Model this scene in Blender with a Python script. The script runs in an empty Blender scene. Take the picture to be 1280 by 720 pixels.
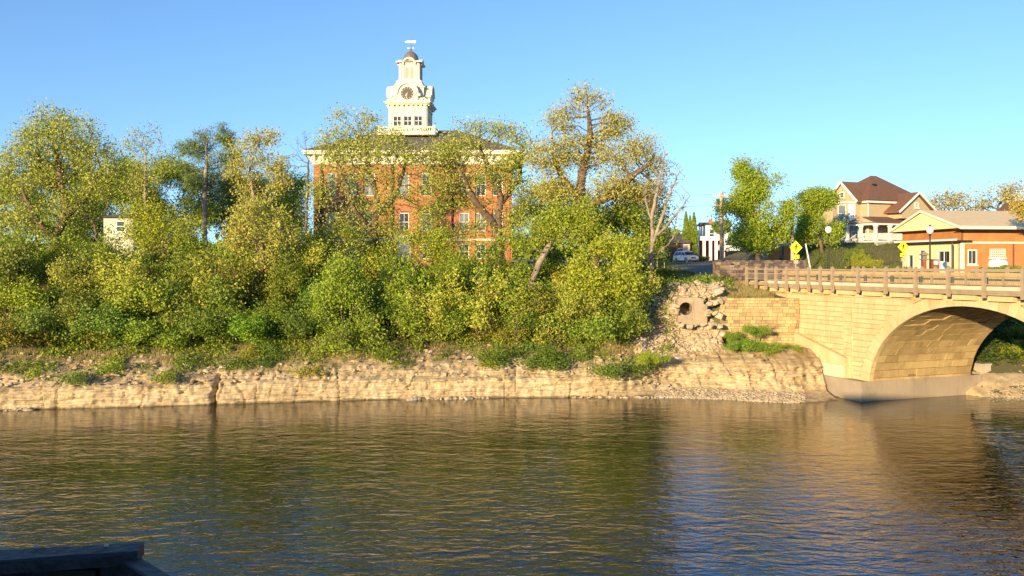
import bpy, bmesh, math, random
import numpy as np
from mathutils import Vector, Matrix, noise

# ------------------------------------------------------------------ camera, sky, sun
F = 1108.0; EYE = 8.5; HOR = 330.0
SC = bpy.context.scene
COL = SC.collection
cam_d = bpy.data.cameras.new('camera'); cam = bpy.data.objects.new('camera', cam_d); COL.objects.link(cam)
cam.location = (0, 0, EYE); cam.rotation_euler = (math.radians(90), 0, 0)
cam_d.sensor_width = 36; cam_d.lens = 36*F/1280.0
cam_d.shift_y = -(360-HOR)/1280.0
cam_d.clip_start = 0.1; cam_d.clip_end = 6000
SC.camera = cam

SUN_EL = math.radians(9.5)
sdir = Vector((-0.5, -0.866, 0)).normalized()          # horizontal direction towards the sun
world = bpy.data.worlds.new('World'); SC.world = world; world.use_nodes = True
wn = world.node_tree.nodes; wl = world.node_tree.links
for n in list(wn): wn.remove(n)
sky = wn.new('ShaderNodeTexSky'); sky.sky_type = 'NISHITA'; sky.sun_disc = False
sky.sun_elevation = SUN_EL
sky.sun_rotation = math.atan2(sdir.x, sdir.y)
sky.air_density = 1.0; sky.dust_density = 0.0; sky.ozone_density = 2.6; sky.altitude = 250
bgn = wn.new('ShaderNodeBackground'); bgn.inputs['Strength'].default_value = 0.15
hsv = wn.new('ShaderNodeHueSaturation'); hsv.inputs['Hue'].default_value = 0.508; hsv.inputs['Saturation'].default_value = 1.1; hsv.inputs['Value'].default_value = 1.2
out = wn.new('ShaderNodeOutputWorld')
wtc = wn.new('ShaderNodeTexCoord'); wad = wn.new('ShaderNodeVectorMath'); wad.operation = 'ADD'; wad.inputs[1].default_value = (0, 0, 0.10)
wnr = wn.new('ShaderNodeVectorMath'); wnr.operation = 'NORMALIZE'
wl.new(wtc.outputs['Generated'], wad.inputs[0]); wl.new(wad.outputs[0], wnr.inputs[0]); wl.new(wnr.outputs[0], sky.inputs['Vector'])
wl.new(sky.outputs[0], hsv.inputs['Color']); wl.new(hsv.outputs[0], bgn.inputs['Color']); wl.new(bgn.outputs[0], out.inputs['Surface'])

sun_d = bpy.data.lights.new('sun', 'SUN'); sun = bpy.data.objects.new('sun', sun_d); COL.objects.link(sun)
sun_d.energy = 5.0; sun_d.angle = math.radians(0.5); sun_d.color = (1.0, 0.765, 0.45)
to_sun = Vector((sdir.x*math.cos(SUN_EL), sdir.y*math.cos(SUN_EL), math.sin(SUN_EL)))
sun.rotation_euler = to_sun.to_track_quat('Z', 'Y').to_euler(); sun.location = (-40, -60, 60)
SC.view_settings.view_transform = 'Standard'; SC.view_settings.look = 'None'
SC.view_settings.exposure = 0.8; SC.view_settings.gamma = 1.0; SC.view_settings.use_curve_mapping = False
SC.render.engine = 'CYCLES'
SC.cycles.max_bounces = 6; SC.cycles.transparent_max_bounces = 4
SC.cycles.use_denoising = True

R = math.radians
rnd = random.Random(7)
def at(px, py, Y): return Vector(((px-640)/F*Y, Y, EYE-(py-HOR)/F*Y))
def px2x(px, Y): return (px-640)/F*Y
def py2z(py, Y): return EYE-(py-HOR)/F*Y

# ------------------------------------------------------------------ object helpers
def link(o, parent=None):
    COL.objects.link(o)
    if parent is not None: o.parent = parent
    return o
def tag(o, label=None, cat=None, group=None, kind=None):
    if label: o['label'] = label
    if cat: o['category'] = cat
    if group: o['group'] = group
    if kind: o['kind'] = kind
    return o
def empty(name, loc=(0,0,0), rz=0.0, label=None, cat=None, group=None):
    o = bpy.data.objects.new(name, None); link(o); o.location = loc; o.rotation_euler = (0,0,rz)
    o.empty_display_size = 0.3
    return tag(o, label, cat, group)
def copy_tree(o, parent=None):
    c = o.copy(); COL.objects.link(c)
    if parent is not None: c.parent = parent
    for ch in list(o.children): copy_tree(ch, c)
    return c

class MB:
    """collects shapes; build() links them as one mesh object"""
    def __init__(s): s.v = []; s.f = []; s.m = []; s.uv = {}
    def add(s, vs, fs, m=0, uvs=None):
        b = len(s.v); s.v += [tuple(p) for p in vs]
        for i, f in enumerate(fs):
            if uvs: s.uv[len(s.f)] = uvs[i]
            s.f.append(tuple(b+k for k in f)); s.m.append(m)
        return s
    def box(s, x0, x1, y0, y1, z0, z1, m=0):
        return s.add([(x0,y0,z0),(x1,y0,z0),(x1,y1,z0),(x0,y1,z0),(x0,y0,z1),(x1,y0,z1),(x1,y1,z1),(x0,y1,z1)],
                     [(0,3,2,1),(4,5,6,7),(0,1,5,4),(1,2,6,5),(2,3,7,6),(3,0,4,7)], m)
    def bar(s, p, q, w, h=None, m=0, up=(0,0,1)):
        p = Vector(p); q = Vector(q); h = h or w
        d = (q-p).normalized(); u = Vector(up)
        if abs(d.dot(u)) > 0.98: u = Vector((1,0,0))
        sd = d.cross(u).normalized(); u = sd.cross(d)
        vs = []
        for c in (p, q):
            for a, b in ((-1,-1),(1,-1),(1,1),(-1,1)): vs.append(c+sd*(a*w/2)+u*(b*h/2))
        return s.add(vs, [(0,3,2,1),(4,5,6,7),(0,1,5,4),(1,2,6,5),(2,3,7,6),(3,0,4,7)], m)
    def tube(s, pts, rs, n=8, m=0, cap=True):
        pts = [Vector(p) for p in pts]
        if not hasattr(rs, '__len__'): rs = [rs]*len(pts)
        vs = []; fs = []
        ref = None
        for i, p in enumerate(pts):
            d = (pts[min(i+1, len(pts)-1)]-pts[max(i-1, 0)])
            if d.length < 1e-9: d = Vector((0,0,1))
            d.normalize()
            if ref is None:
                ref = Vector((1,0,0)) if abs(d.x) < 0.9 else Vector((0,1,0))
            a = (ref-d*ref.dot(d))
            if a.length < 1e-4: a = d.orthogonal()
            a.normalize(); ref = a; b = d.cross(a)
            for k in range(n):
                t = 2*math.pi*k/n; vs.append(p+(a*math.cos(t)+b*math.sin(t))*rs[i])
        for i in range(len(pts)-1):
            for k in range(n):
                k2 = (k+1) % n
                fs.append((i*n+k, i*n+k2, (i+1)*n+k2, (i+1)*n+k))
        if cap:
            fs.append(tuple(range(n-1, -1, -1))); fs.append(tuple((len(pts)-1)*n+k for k in range(n)))
        return s.add(vs, fs, m)
    def lathe(s, c, prof, n=16, m=0):
        return s.tube([(c[0], c[1], c[2]+z) for r, z in prof], [max(r, 1e-3) for r, z in prof], n, m)
    def prism(s, pts, d, m=0):
        """polygon pts (3-D, planar) extruded along vector d"""
        n = len(pts); d = Vector(d); P = [Vector(p) for p in pts]; Q = [p+d for p in P]
        fs = [tuple(range(n-1, -1, -1)), tuple(range(n, 2*n))]+[(i, (i+1) % n, n+(i+1) % n, n+i) for i in range(n)]
        return s.add(P+Q, fs, m)
    def build(s, name, mats, parent=None, smooth=False):
        me = bpy.data.meshes.new(name); me.from_pydata(s.v, [], s.f)
        if not isinstance(mats, (list, tuple)): mats = [mats]
        for m in mats: me.materials.append(m)
        me.polygons.foreach_set('material_index', s.m)
        if s.uv:
            ul = me.uv_layers.new(name='UVMap')
            for fi, uv in s.uv.items():
                p = me.polygons[fi]
                for k, li in enumerate(p.loop_indices): ul.data[li].uv = uv[k]
        bm = bmesh.new(); bm.from_mesh(me)
        bmesh.ops.recalc_face_normals(bm, faces=bm.faces); bm.to_mesh(me); bm.free()
        if smooth: me.polygons.foreach_set('use_smooth', [True]*len(me.polygons))
        o = bpy.data.objects.new(name, me); link(o, parent); return o

def raw_mesh(name, V, Q, mats, parent=None, smooth=False):
    V = np.asarray(V, dtype=np.float32); Q = np.asarray(Q, dtype=np.int32); k = Q.shape[1]
    me = bpy.data.meshes.new(name)
    me.vertices.add(len(V)); me.vertices.foreach_set('co', V.ravel())
    me.loops.add(Q.size); me.loops.foreach_set('vertex_index', Q.ravel())
    me.polygons.add(len(Q)); me.polygons.foreach_set('loop_start', np.arange(0, Q.size, k, dtype=np.int32))
    me.update(calc_edges=True)
    if not isinstance(mats, (list, tuple)): mats = [mats]
    for m in mats: me.materials.append(m)
    if smooth: me.polygons.foreach_set('use_smooth', [True]*len(Q))
    o = bpy.data.objects.new(name, me); link(o, parent); return o

# ------------------------------------------------------------------ materials
def nt(name):
    m = bpy.data.materials.new(name); m.use_nodes = True
    n = m.node_tree.nodes; l = m.node_tree.links
    return m, n, l, n['Principled BSDF']
def mat(name, col, rough=0.7, var=0.12, scale=3.0, bump=0.0, bscale=20.0, metal=0.0, spec=0.5, col2=None, coords='Object'):
    m, n, l, b = nt(name)
    tc = n.new('ShaderNodeTexCoord')
    ns = n.new('ShaderNodeTexNoise'); ns.inputs['Scale'].default_value = scale; ns.inputs['Detail'].default_value = 6; ns.inputs['Roughness'].default_value = 0.65
    l.new(tc.outputs[coords], ns.inputs['Vector'])
    cr = n.new('ShaderNodeValToRGB')
    c2 = col2 or tuple(max(0, c*(1-var*2)) for c in col)
    c1 = col if col2 else tuple(min(1, c*(1+var)) for c in col)
    cr.color_ramp.elements[0].position = 0.3; cr.color_ramp.elements[0].color = (*c2, 1)
    cr.color_ramp.elements[1].position = 0.7; cr.color_ramp.elements[1].color = (*c1, 1)
    l.new(ns.outputs['Fac'], cr.inputs[0]); l.new(cr.outputs[0], b.inputs['Base Color'])
    b.inputs['Roughness'].default_value = rough; b.inputs['Metallic'].default_value = metal
    b.inputs['Specular IOR Level'].default_value = spec
    if bump:
        n2 = n.new('ShaderNodeTexNoise'); n2.inputs['Scale'].default_value = bscale; n2.inputs['Detail'].default_value = 8
        l.new(tc.outputs[coords], n2.inputs['Vector'])
        bp = n.new('ShaderNodeBump'); bp.inputs['Strength'].default_value = bump; bp.inputs['Distance'].default_value = 0.05
        l.new(n2.outputs['Fac'], bp.inputs['Height']); l.new(bp.outputs[0], b.inputs['Normal'])
    return m

def leaf_mat(name, cols, trans=0.27):
    """cols: list of 3 leaf colours picked per leaf; the object's own colour tints it"""
    m, n, l, b = nt(name)
    geo = n.new('ShaderNodeNewGeometry'); cr = n.new('ShaderNodeValToRGB')
    e = cr.color_ramp.elements
    e[0].color = (*cols[0], 1); e[1].color = (*cols[-1], 1); e[1].position = 1.0
    for i, c in enumerate(cols[1:-1]):
        q = e.new((i+1)/(len(cols)-1)); q.color = (*c, 1)
    l.new(geo.outputs['Random Per Island'], cr.inputs[0])
    oi = n.new('ShaderNodeObjectInfo'); mx = n.new('ShaderNodeMixRGB'); mx.blend_type = 'MULTIPLY'; mx.inputs[0].default_value = 1
    l.new(cr.outputs[0], mx.inputs[1]); l.new(oi.outputs['Color'], mx.inputs[2])
    l.new(mx.outputs[0], b.inputs['Base Color']); b.inputs['Roughness'].default_value = 0.55; b.inputs['Specular IOR Level'].default_value = 0.25
    tr = n.new('ShaderNodeBsdfTranslucent'); l.new(mx.outputs[0], tr.inputs['Color'])
    ms = n.new('ShaderNodeMixShader'); ms.inputs[0].default_value = trans
    l.new(b.outputs[0], ms.inputs[1]); l.new(tr.outputs[0], ms.inputs[2])
    l.new(ms.outputs[0], n['Material Output'].inputs['Surface'])
    return m

def stone_mat(name, c1, c2, c3, bump=0.6, stain=0.4, scale=1.3, rough=0.85, island=0.5):
    m, n, l, b = nt(name)
    tc = n.new('ShaderNodeTexCoord'); geo = n.new('ShaderNodeNewGeometry')
    a = n.new('ShaderNodeTexNoise'); a.inputs['Scale'].default_value = scale; a.inputs['Detail'].default_value = 8; a.inputs['Roughness'].default_value = 0.7
    l.new(tc.outputs['Object'], a.inputs['Vector'])
    add = n.new('ShaderNodeMath'); add.operation = 'MULTIPLY_ADD'; add.inputs[1].default_value = island; 
    l.new(geo.outputs['Random Per Island'], add.inputs[0])
    sb = n.new('ShaderNodeMath'); sb.operation = 'SUBTRACT'; sb.inputs[1].default_value = island*0.5; l.new(a.outputs['Fac'], sb.inputs[0])
    l.new(sb.outputs[0], add.inputs[2])
    cr = n.new('ShaderNodeValToRGB'); e = cr.color_ramp.elements
    e[0].position = 0.25; e[0].color = (*c3, 1); e[1].position = 0.75; e[1].color = (*c1, 1)
    q = e.new(0.5); q.color = (*c2, 1)
    l.new(add.outputs[0], cr.inputs[0])
    # dark weathering streaks
    mp = n.new('ShaderNodeMapping'); mp.inputs['Scale'].default_value = (1.6, 1.6, 0.25); l.new(tc.outputs['Object'], mp.inputs[0])
    st = n.new('ShaderNodeTexNoise'); st.inputs['Scale'].default_value = 1.0; st.inputs['Detail'].default_value = 7; st.inputs['Roughness'].default_value = 0.75; l.new(mp.outputs[0], st.inputs['Vector'])
    mr = n.new('ShaderNodeMapRange'); mr.inputs['From Min'].default_value = 0.52; mr.inputs['From Max'].default_value = 0.75; mr.inputs['To Max'].default_value = stain
    l.new(st.outputs['Fac'], mr.inputs['Value'])
    mx = n.new('ShaderNodeMixRGB'); mx.inputs[2].default_value = (c3[0]*0.45, c3[1]*0.4, c3[2]*0.35, 1)
    l.new(mr.outputs[0], mx.inputs[0]); l.new(cr.outputs[0], mx.inputs[1]); l.new(mx.outputs[0], b.inputs['Base Color'])
    b.inputs['Roughness'].default_value = rough; b.inputs['Specular IOR Level'].default_value = 0.2
    n2 = n.new('ShaderNodeTexNoise'); n2.inputs['Scale'].default_value = 7; n2.inputs['Detail'].default_value = 10; n2.inputs['Roughness'].default_value = 0.7
    l.new(tc.outputs['Object'], n2.inputs['Vector'])
    bp = n.new('ShaderNodeBump'); bp.inputs['Strength'].default_value = bump; bp.inputs['Distance'].default_value = 0.08
    l.new(n2.outputs['Fac'], bp.inputs['Height']); l.new(bp.outputs[0], b.inputs['Normal'])
    return m

def brick_mat(name, c1, c2, mortar, bw=0.22, bh=0.075, swap=False):
    m, n, l, b = nt(name)
    tc = n.new('ShaderNodeTexCoord'); sx = n.new('ShaderNodeSeparateXYZ'); cx = n.new('ShaderNodeCombineXYZ')
    l.new(tc.outputs['Object'], sx.inputs[0])
    ad = n.new('ShaderNodeMath'); ad.operation = 'ADD'; l.new(sx.outputs['X'], ad.inputs[0]); l.new(sx.outputs['Y'], ad.inputs[1])
    l.new(ad.outputs[0], cx.inputs['X']); l.new(sx.outputs['Z'], cx.inputs['Y'])
    br = n.new('ShaderNodeTexBrick'); br.inputs['Scale'].default_value = 1
    br.inputs['Brick Width'].default_value = bw; br.inputs['Row Height'].default_value = bh; br.inputs['Mortar Size'].default_value = 0.008
    br.inputs['Color1'].default_value = (*c1, 1); br.inputs['Color2'].default_value = (*c2, 1); br.inputs['Mortar'].default_value = (*mortar, 1)
    l.new(cx.outputs[0], br.inputs['Vector'])
    ns = n.new('ShaderNodeTexNoise'); ns.inputs['Scale'].default_value = 0.8; ns.inputs['Detail'].default_value = 6; l.new(tc.outputs['Object'], ns.inputs['Vector'])
    mx = n.new('ShaderNodeMixRGB'); mx.blend_type = 'MULTIPLY'; mx.inputs[0].default_value = 0.6
    cr = n.new('ShaderNodeValToRGB'); cr.color_ramp.elements[0].position = 0.3; cr.color_ramp.elements[0].color = (0.6, 0.58, 0.55, 1); cr.color_ramp.elements[1].position = 0.7
    l.new(ns.outputs['Fac'], cr.inputs[0]); l.new(br.outputs['Color'], mx.inputs[1]); l.new(cr.outputs[0], mx.inputs[2])
    l.new(mx.outputs[0], b.inputs['Base Color']); b.inputs['Roughness'].default_value = 0.85; b.inputs['Specular IOR Level'].default_value = 0.2
    return m

M = {}
M['bark'] = mat('bark', (0.17, 0.115, 0.07), 0.9, 0.3, 2.5, 0.8, 12)
M['bark_pale'] = mat('bark_pale', (0.34, 0.27, 0.2), 0.9, 0.3, 2.5, 0.5, 12)
M['oak_leaf'] = leaf_mat('oak_leaf', [(0.40, 0.46, 0.06), (0.50, 0.50, 0.09), (0.30, 0.40, 0.05), (0.58, 0.52, 0.13)])
M['green_leaf'] = leaf_mat('green_leaf', [(0.25, 0.36, 0.03), (0.34, 0.42, 0.04), (0.15, 0.24, 0.025), (0.42, 0.43, 0.07)])
M['gold_leaf'] = leaf_mat('gold_leaf', [(0.60, 0.46, 0.07), (0.62, 0.48, 0.12), (0.48, 0.42, 0.06)])
M['shrub_leaf'] = leaf_mat('shrub_leaf', [(0.23, 0.34, 0.03), (0.34, 0.40, 0.05), (0.12, 0.20, 0.025), (0.44, 0.43, 0.08)])
M['needle'] = leaf_mat('needle', [(0.17, 0.26, 0.07), (0.28, 0.34, 0.08), (0.09, 0.17, 0.05)], 0.15)
M['grass'] = leaf_mat('grass', [(0.11, 0.15, 0.03), (0.2, 0.2, 0.06), (0.07, 0.12, 0.02)], 0.3)
M['dry_grass'] = leaf_mat('dry_grass', [(0.55, 0.43, 0.2), (0.42, 0.34, 0.13), (0.3, 0.3, 0.07)], 0.3)
M['rock'] = stone_mat('rock', (0.62, 0.50, 0.32), (0.48, 0.37, 0.21), (0.30, 0.22, 0.12), 0.9, 0.6, 0.9)
def strata():
    m = stone_mat('strata_rock', (0.74, 0.60, 0.38), (0.62, 0.48, 0.28), (0.40, 0.29, 0.15), 0.9, 0.75, 0.8, island=0.0)
    n = m.node_tree.nodes; l = m.node_tree.links; b = n['Principled BSDF']
    tc = n.new('ShaderNodeTexCoord'); mp = n.new('ShaderNodeMapping'); mp.inputs['Scale'].default_value = (0.7, 0.7, 11); l.new(tc.outputs['Object'], mp.inputs[0])
    q = n.new('ShaderNodeTexNoise'); q.inputs['Scale'].default_value = 1; q.inputs['Detail'].default_value = 9; q.inputs['Roughness'].default_value = .75; q.inputs['Distortion'].default_value = .4; l.new(mp.outputs[0], q.inputs['Vector'])
    mr = n.new('ShaderNodeMapRange'); mr.inputs['From Min'].default_value = .36; mr.inputs['From Max'].default_value = .56; mr.inputs['To Min'].default_value = .5; mr.inputs['To Max'].default_value = 1.08; l.new(q.outputs['Fac'], mr.inputs['Value'])
    old = b.inputs['Base Color'].links[0].from_socket
    mx = n.new('ShaderNodeMixRGB'); mx.blend_type = 'MULTIPLY'; mx.inputs[0].default_value = 1; l.new(old, mx.inputs[1]); l.new(mr.outputs[0], mx.inputs[2])
    # algae-dark wet line just above the water, soil washed down from the top
    sp = n.new('ShaderNodeSeparateXYZ'); l.new(tc.outputs['Object'], sp.inputs[0]); nz = n.new('ShaderNodeTexNoise'); nz.inputs['Scale'].default_value = 1.4; nz.inputs['Detail'].default_value = 6; l.new(tc.outputs['Object'], nz.inputs['Vector'])
    zz_ = n.new('ShaderNodeMath'); zz_.operation = 'MULTIPLY_ADD'; zz_.inputs[1].default_value = .35; l.new(nz.outputs['Fac'], zz_.inputs[0]); l.new(sp.outputs['Z'], zz_.inputs[2])
    wet = n.new('ShaderNodeMapRange'); wet.inputs['From Min'].default_value = .2; wet.inputs['From Max'].default_value = .3; wet.inputs['To Min'].default_value = .75; wet.inputs['To Max'].default_value = 0; l.new(zz_.outputs[0], wet.inputs['Value'])
    m2 = n.new('ShaderNodeMixRGB'); m2.inputs[2].default_value = (.1, .075, .035, 1); l.new(wet.outputs[0], m2.inputs[0]); l.new(mx.outputs[0], m2.inputs[1])
    z3 = n.new('ShaderNodeMath'); z3.operation = 'MULTIPLY_ADD'; z3.inputs[1].default_value = 2.2; l.new(nz.outputs['Fac'], z3.inputs[0]); l.new(sp.outputs['Z'], z3.inputs[2])
    so_ = n.new('ShaderNodeMapRange'); so_.inputs['From Min'].default_value = 2.6; so_.inputs['From Max'].default_value = 3.6; so_.inputs['To Max'].default_value = .65; l.new(z3.outputs[0], so_.inputs['Value'])
    m3 = n.new('ShaderNodeMixRGB'); m3.inputs[2].default_value = (.3, .2, .09, 1); l.new(so_.outputs[0], m3.inputs[0]); l.new(m2.outputs[0], m3.inputs[1]); l.new(m3.outputs[0], b.inputs['Base Color'])
    bp0 = b.inputs['Normal'].links[0].from_node; bp2 = n.new('ShaderNodeBump'); bp2.inputs['Strength'].default_value = .9; bp2.inputs['Distance'].default_value = .12
    l.new(q.outputs['Fac'], bp2.inputs['Height']); l.new(bp0.outputs[0], bp2.inputs['Normal']); l.new(bp2.outputs[0], b.inputs['Normal']); return m
M['strata'] = strata()
M['boulder'] = stone_mat('boulder', (0.62, 0.52, 0.36), (0.48, 0.38, 0.25), (0.32, 0.25, 0.16), 0.8, 0.3, 1.2, island=0.3)
M['ashlar'] = stone_mat('ashlar', (0.72, 0.54, 0.30), (0.64, 0.47, 0.24), (0.52, 0.36, 0.17), 0.7, 0.5, 0.9, island=0.22)
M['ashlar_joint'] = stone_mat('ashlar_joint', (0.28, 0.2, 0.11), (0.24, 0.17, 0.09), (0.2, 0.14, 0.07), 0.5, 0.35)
M['oldstone'] = stone_mat('oldstone', (0.56, 0.42, 0.2), (0.46, 0.33, 0.15), (0.32, 0.23, 0.12), 0.9, 0.5, 1.2)
M['barrel'] = stone_mat('barrel', (0.60, 0.44, 0.20), (0.50, 0.36, 0.16), (0.36, 0.25, 0.11), 0.8, 0.5, 1.0, island=0.35)
M['concrete'] = mat('concrete', (0.50, 0.43, 0.31), 0.85, 0.16, 0.7, 0.3, 18)
M['old_concrete'] = stone_mat('old_concrete', (0.44, 0.35, 0.24), (0.36, 0.28, 0.19), (0.24, 0.19, 0.13), 0.6, 0.7, 1.2, island=0.0)
M['footing_concrete'] = stone_mat('footing_concrete', (0.42, 0.34, 0.24), (0.36, 0.29, 0.2), (0.27, 0.22, 0.15), 0.3, 0.5, .5, island=0.0)
M['pale_concrete'] = mat('pale_concrete', (0.62, 0.52, 0.36), 0.8, 0.08, 1.5, 0.2, 18)
M['rail_brown'] = mat('rail_brown', (0.36, 0.275, 0.175), 0.6, 0.1, 2)
M['asphalt'] = mat('asphalt', (0.2, 0.175, 0.15), 0.9, 0.15, 4, 0.3, 60)
M['paving'] = mat('paving', (0.4, 0.37, 0.32), 0.85, 0.1, 1.5)
M['paint'] = mat('road_paint', (0.7, 0.68, 0.6), 0.7, 0.08, 3)
M['soil'] = mat('soil', (0.16, 0.13, 0.06), 0.95, 0.2, 0.25, 0.6, 4, col2=(0.07, 0.085, 0.025), coords='Object')
M['courtbrick'] = brick_mat('courthouse_brick', (0.60, 0.19, 0.085), (0.50, 0.15, 0.065), (0.4, 0.25, 0.17))
M['cream'] = mat('cream_paint', (0.80, 0.74, 0.56), 0.6, 0.04, 2)
M['tower_white'] = mat('tower_paint', (0.76, 0.69, 0.50), 0.6, 0.04, 2)
M['trim'] = mat('white_trim', (0.78, 0.75, 0.66), 0.55, 0.03, 2)
M['roof_dark'] = mat('dark_shingle', (0.15, 0.125, 0.11), 0.9, 0.2, 3, 0.5, 20)
M['dome'] = mat('dome_metal', (0.19, 0.15, 0.13), 0.55, 0.15, 3)
M['glass'] = mat('window_glass', (0.035, 0.04, 0.045), 0.08, 0.1, 1, spec=0.8)
M['blind'] = mat('window_blind', (0.2, 0.22, 0.23), 0.2, 0.05, 1)
M['black'] = mat('black_metal', (0.02, 0.018, 0.016), 0.5, 0.1, 2)
M['clock'] = mat('clock_black', (0.03, 0.022, 0.02), 0.5, 0.1, 2)
M['gilt'] = mat('gilt', (0.75, 0.6, 0.3), 0.4, 0.05, 2)
M['louvre'] = mat('louvre', (0.42, 0.38, 0.3), 0.7, 0.1, 2)
M['downspout'] = mat('brown_pipe', (0.12, 0.045, 0.03), 0.6, 0.1, 2)
M['stationbrick'] = brick_mat('orange_brick', (0.60, 0.235, 0.065), (0.52, 0.19, 0.05), (0.5, 0.3, 0.16))
M['siding'] = mat('yellow_siding', (0.82, 0.74, 0.40), 0.6, 0.03, 2)
M['tinroof'] = mat('tan_roof', (0.80, 0.60, 0.31), 0.6, 0.05, 1.5)
M['housewall'] = mat('tan_siding', (0.50, 0.385, 0.23), 0.75, 0.05, 2)
M['shingle'] = mat('brown_shingle', (0.21, 0.10, 0.055), 0.9, 0.15, 4, 0.4, 25)
M['wood_shade_dark'] = mat('weathered_wood_shade_dark', (0.03, 0.031, 0.036), 0.5, 0.35, 3.0, 0.6, 9, col2=(0.01, 0.01, 0.011), spec=.25)  # weathered timber; near-black base also carries the shade on the rail
M['wood_pole'] = mat('pole_wood', (0.52, 0.39, 0.27), 0.85, 0.15, 3)
M['sign_yellow'] = mat('sign_yellow', (0.85, 0.80, 0.02), 0.4, 0.02, 2)
M['carpaint'] = mat('white_car_paint', (0.82, 0.82, 0.84), 0.25, 0.01, 1)
M['rubber'] = mat('rubber', (0.02, 0.02, 0.02), 0.85, 0.1, 3)
M['globe'] = mat('milk_glass', (0.85, 0.82, 0.72), 0.25, 0.02, 1)
M['darkstone'] = stone_mat('fieldstone', (0.3, 0.22, 0.16), (0.2, 0.15, 0.12), (0.12, 0.09, 0.08), 0.9, 0.3, 1.5, island=0.8)
M['rust'] = mat('rusty_red', (0.3, 0.09, 0.04), 0.7, 0.2, 4)
M['whitepaint'] = mat('white_paint', (0.8, 0.8, 0.78), 0.5, 0.03, 2)

# ------------------------------------------------------------------ terrain
shore_px = [(0,513),(100,510.5),(200,508),(265,506),(400,501.5),(500,499),(640,497),(800,496.5),(900,499),(960,502.5),(1010,504),(1045,501.5),(1100,499),(1230,499),(1280,501)]
sx, sy = [], []
for p, y in shore_px:
    Y = EYE*F/(y-HOR); sx.append((p-640)/F*Y); sy.append(Y)
sx = [-400, -120, -50]+sx+[45, 90, 400]; sy = [30, 42, 48.5]+sy+[53, 50, 40]
def shore(X): return float(np.interp(X, sx, sy))
O = Vector((22.01, 55.35, 0)); U = Vector((.356, -.934, 0)).normalized(); W = Vector((.934, .356, 0)).normalized()
BROT = math.atan2(U.y, U.x)
def sm(a, b, x): t = max(0, min(1, (x-a)/(b-a))); return t*t*(3-2*t)
def lerp(a, b, t): return a+(b-a)*t
dd = [-60, -3, 0, 2.2, 3.4, 14, 25, 42, 65, 150, 600, 3000]; zz = [-3, -1.6, -0.5, 1.5, 2.75, 7.0, 7.6, 8.4, 8.7, 9.5, 14, 40]
def terrain(X, Y):
    d = Y-shore(X)
    z = float(np.interp(d, dd, zz))
    P = Vector((X, Y, 0))-O; s = P.dot(U); v = P.dot(W)
    if X > 8:                                   # rubble slope is steeper
        t = sm(8, 12, X)
        z2 = float(np.interp(d, [-60, -3, 0, 2.5, 4.5, 9.5, 25, 42, 65, 150, 600, 3000], [-3, -1.6, -0.5, 0.5, 2.6, 6.7, 7.3, 8.1, 8.6, 9.5, 14, 40]))
        z = lerp(z, z2, t)
    if X > 14.4 and v < 0.5 and Y < 70:         # in front of / behind the wing wall
        zf = min(z, float(np.interp(d, [0, 2.5, 4, 7], [-0.5, 0.5, 1.9, 2.9])))
        zb = float(np.interp(Y, [61.6, 67], [6.0, 7.05]))
        z = lerp(zf, zb, sm(61.2, 61.75, Y))
    if X < 20.5 and v < 0: z -= .7*(1-sm(2.7, 3.5, d))*sm(-.5, .3, d)
    if v >= 0.5:
        if v < 7.9:
            z = lerp(-0.6, 7.0, sm(-2.0, -5.0, s)) if s > -12 else max(z, 7.0)
        elif Y < 75:
            z = min(z, float(np.interp(d, [-3, 0, 3, 8, 18], [-1.5, -0.5, 0.8, 3.2, 7.2])))
    # hill under the big house
    y0 = lerp(74, 97, sm(34, 40, X))
    z += 2.7*sm(y0, 105, Y)*sm(28, 37, X)
    if Y > 58: z += 0.12*noise.noise(Vector((X*0.35, Y*0.35, 0)))*sm(58, 62, Y)
    return z
xs = np.concatenate([[-3000, -1500, -700, -350, -200, -130, -90], np.arange(-62, 12, 1.0), np.arange(12, 34, 0.4), np.arange(34, 80, 1.5), [90, 120, 180, 300, 600, 1500, 3000]])
ys = np.concatenate([np.arange(40, 56, 1.0), np.arange(56, 70, 0.4), np.arange(70, 130, 1.5), [140, 160, 200, 260, 350, 500, 800, 1500, 3000]])
V = [(x, y, terrain(x, y)) for y in ys for x in xs]
nx = len(xs); Q = [(j*nx+i, j*nx+i+1, (j+1)*nx+i+1, (j+1)*nx+i) for j in range(len(ys)-1) for i in range(nx-1)]
g = raw_mesh('ground', V, Q, M['soil'], smooth=True); tag(g, kind='structure')

# water
m, n, l, b = nt('river_water')
tc = n.new('ShaderNodeTexCoord')
def wnoise(scale, sxyz, detail, rot=0.0):
    mp = n.new('ShaderNodeMapping'); mp.inputs['Scale'].default_value = sxyz; mp.inputs['Rotation'].default_value = (0, 0, rot)
    l.new(tc.outputs['Object'], mp.inputs[0])
    q = n.new('ShaderNodeTexNoise'); q.inputs['Scale'].default_value = scale; q.inputs['Detail'].default_value = detail; q.inputs['Roughness'].default_value = 0.5
    q.inputs['Distortion'].default_value = 0.6
    l.new(mp.outputs[0], q.inputs['Vector']); return q
w1 = wnoise(0.9, (0.7, 1.3, 1), 3, 0.12); w2 = wnoise(3.2, (0.6, 1.3, 1), 3, -0.2); w3 = wnoise(0.07, (0.6, 1.4, 1), 4)
ma = n.new('ShaderNodeMath'); ma.operation = 'MULTIPLY_ADD'; ma.inputs[1].default_value = 0.42
l.new(w2.outputs['Fac'], ma.inputs[0]); l.new(w1.outputs['Fac'], ma.inputs[2])
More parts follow.
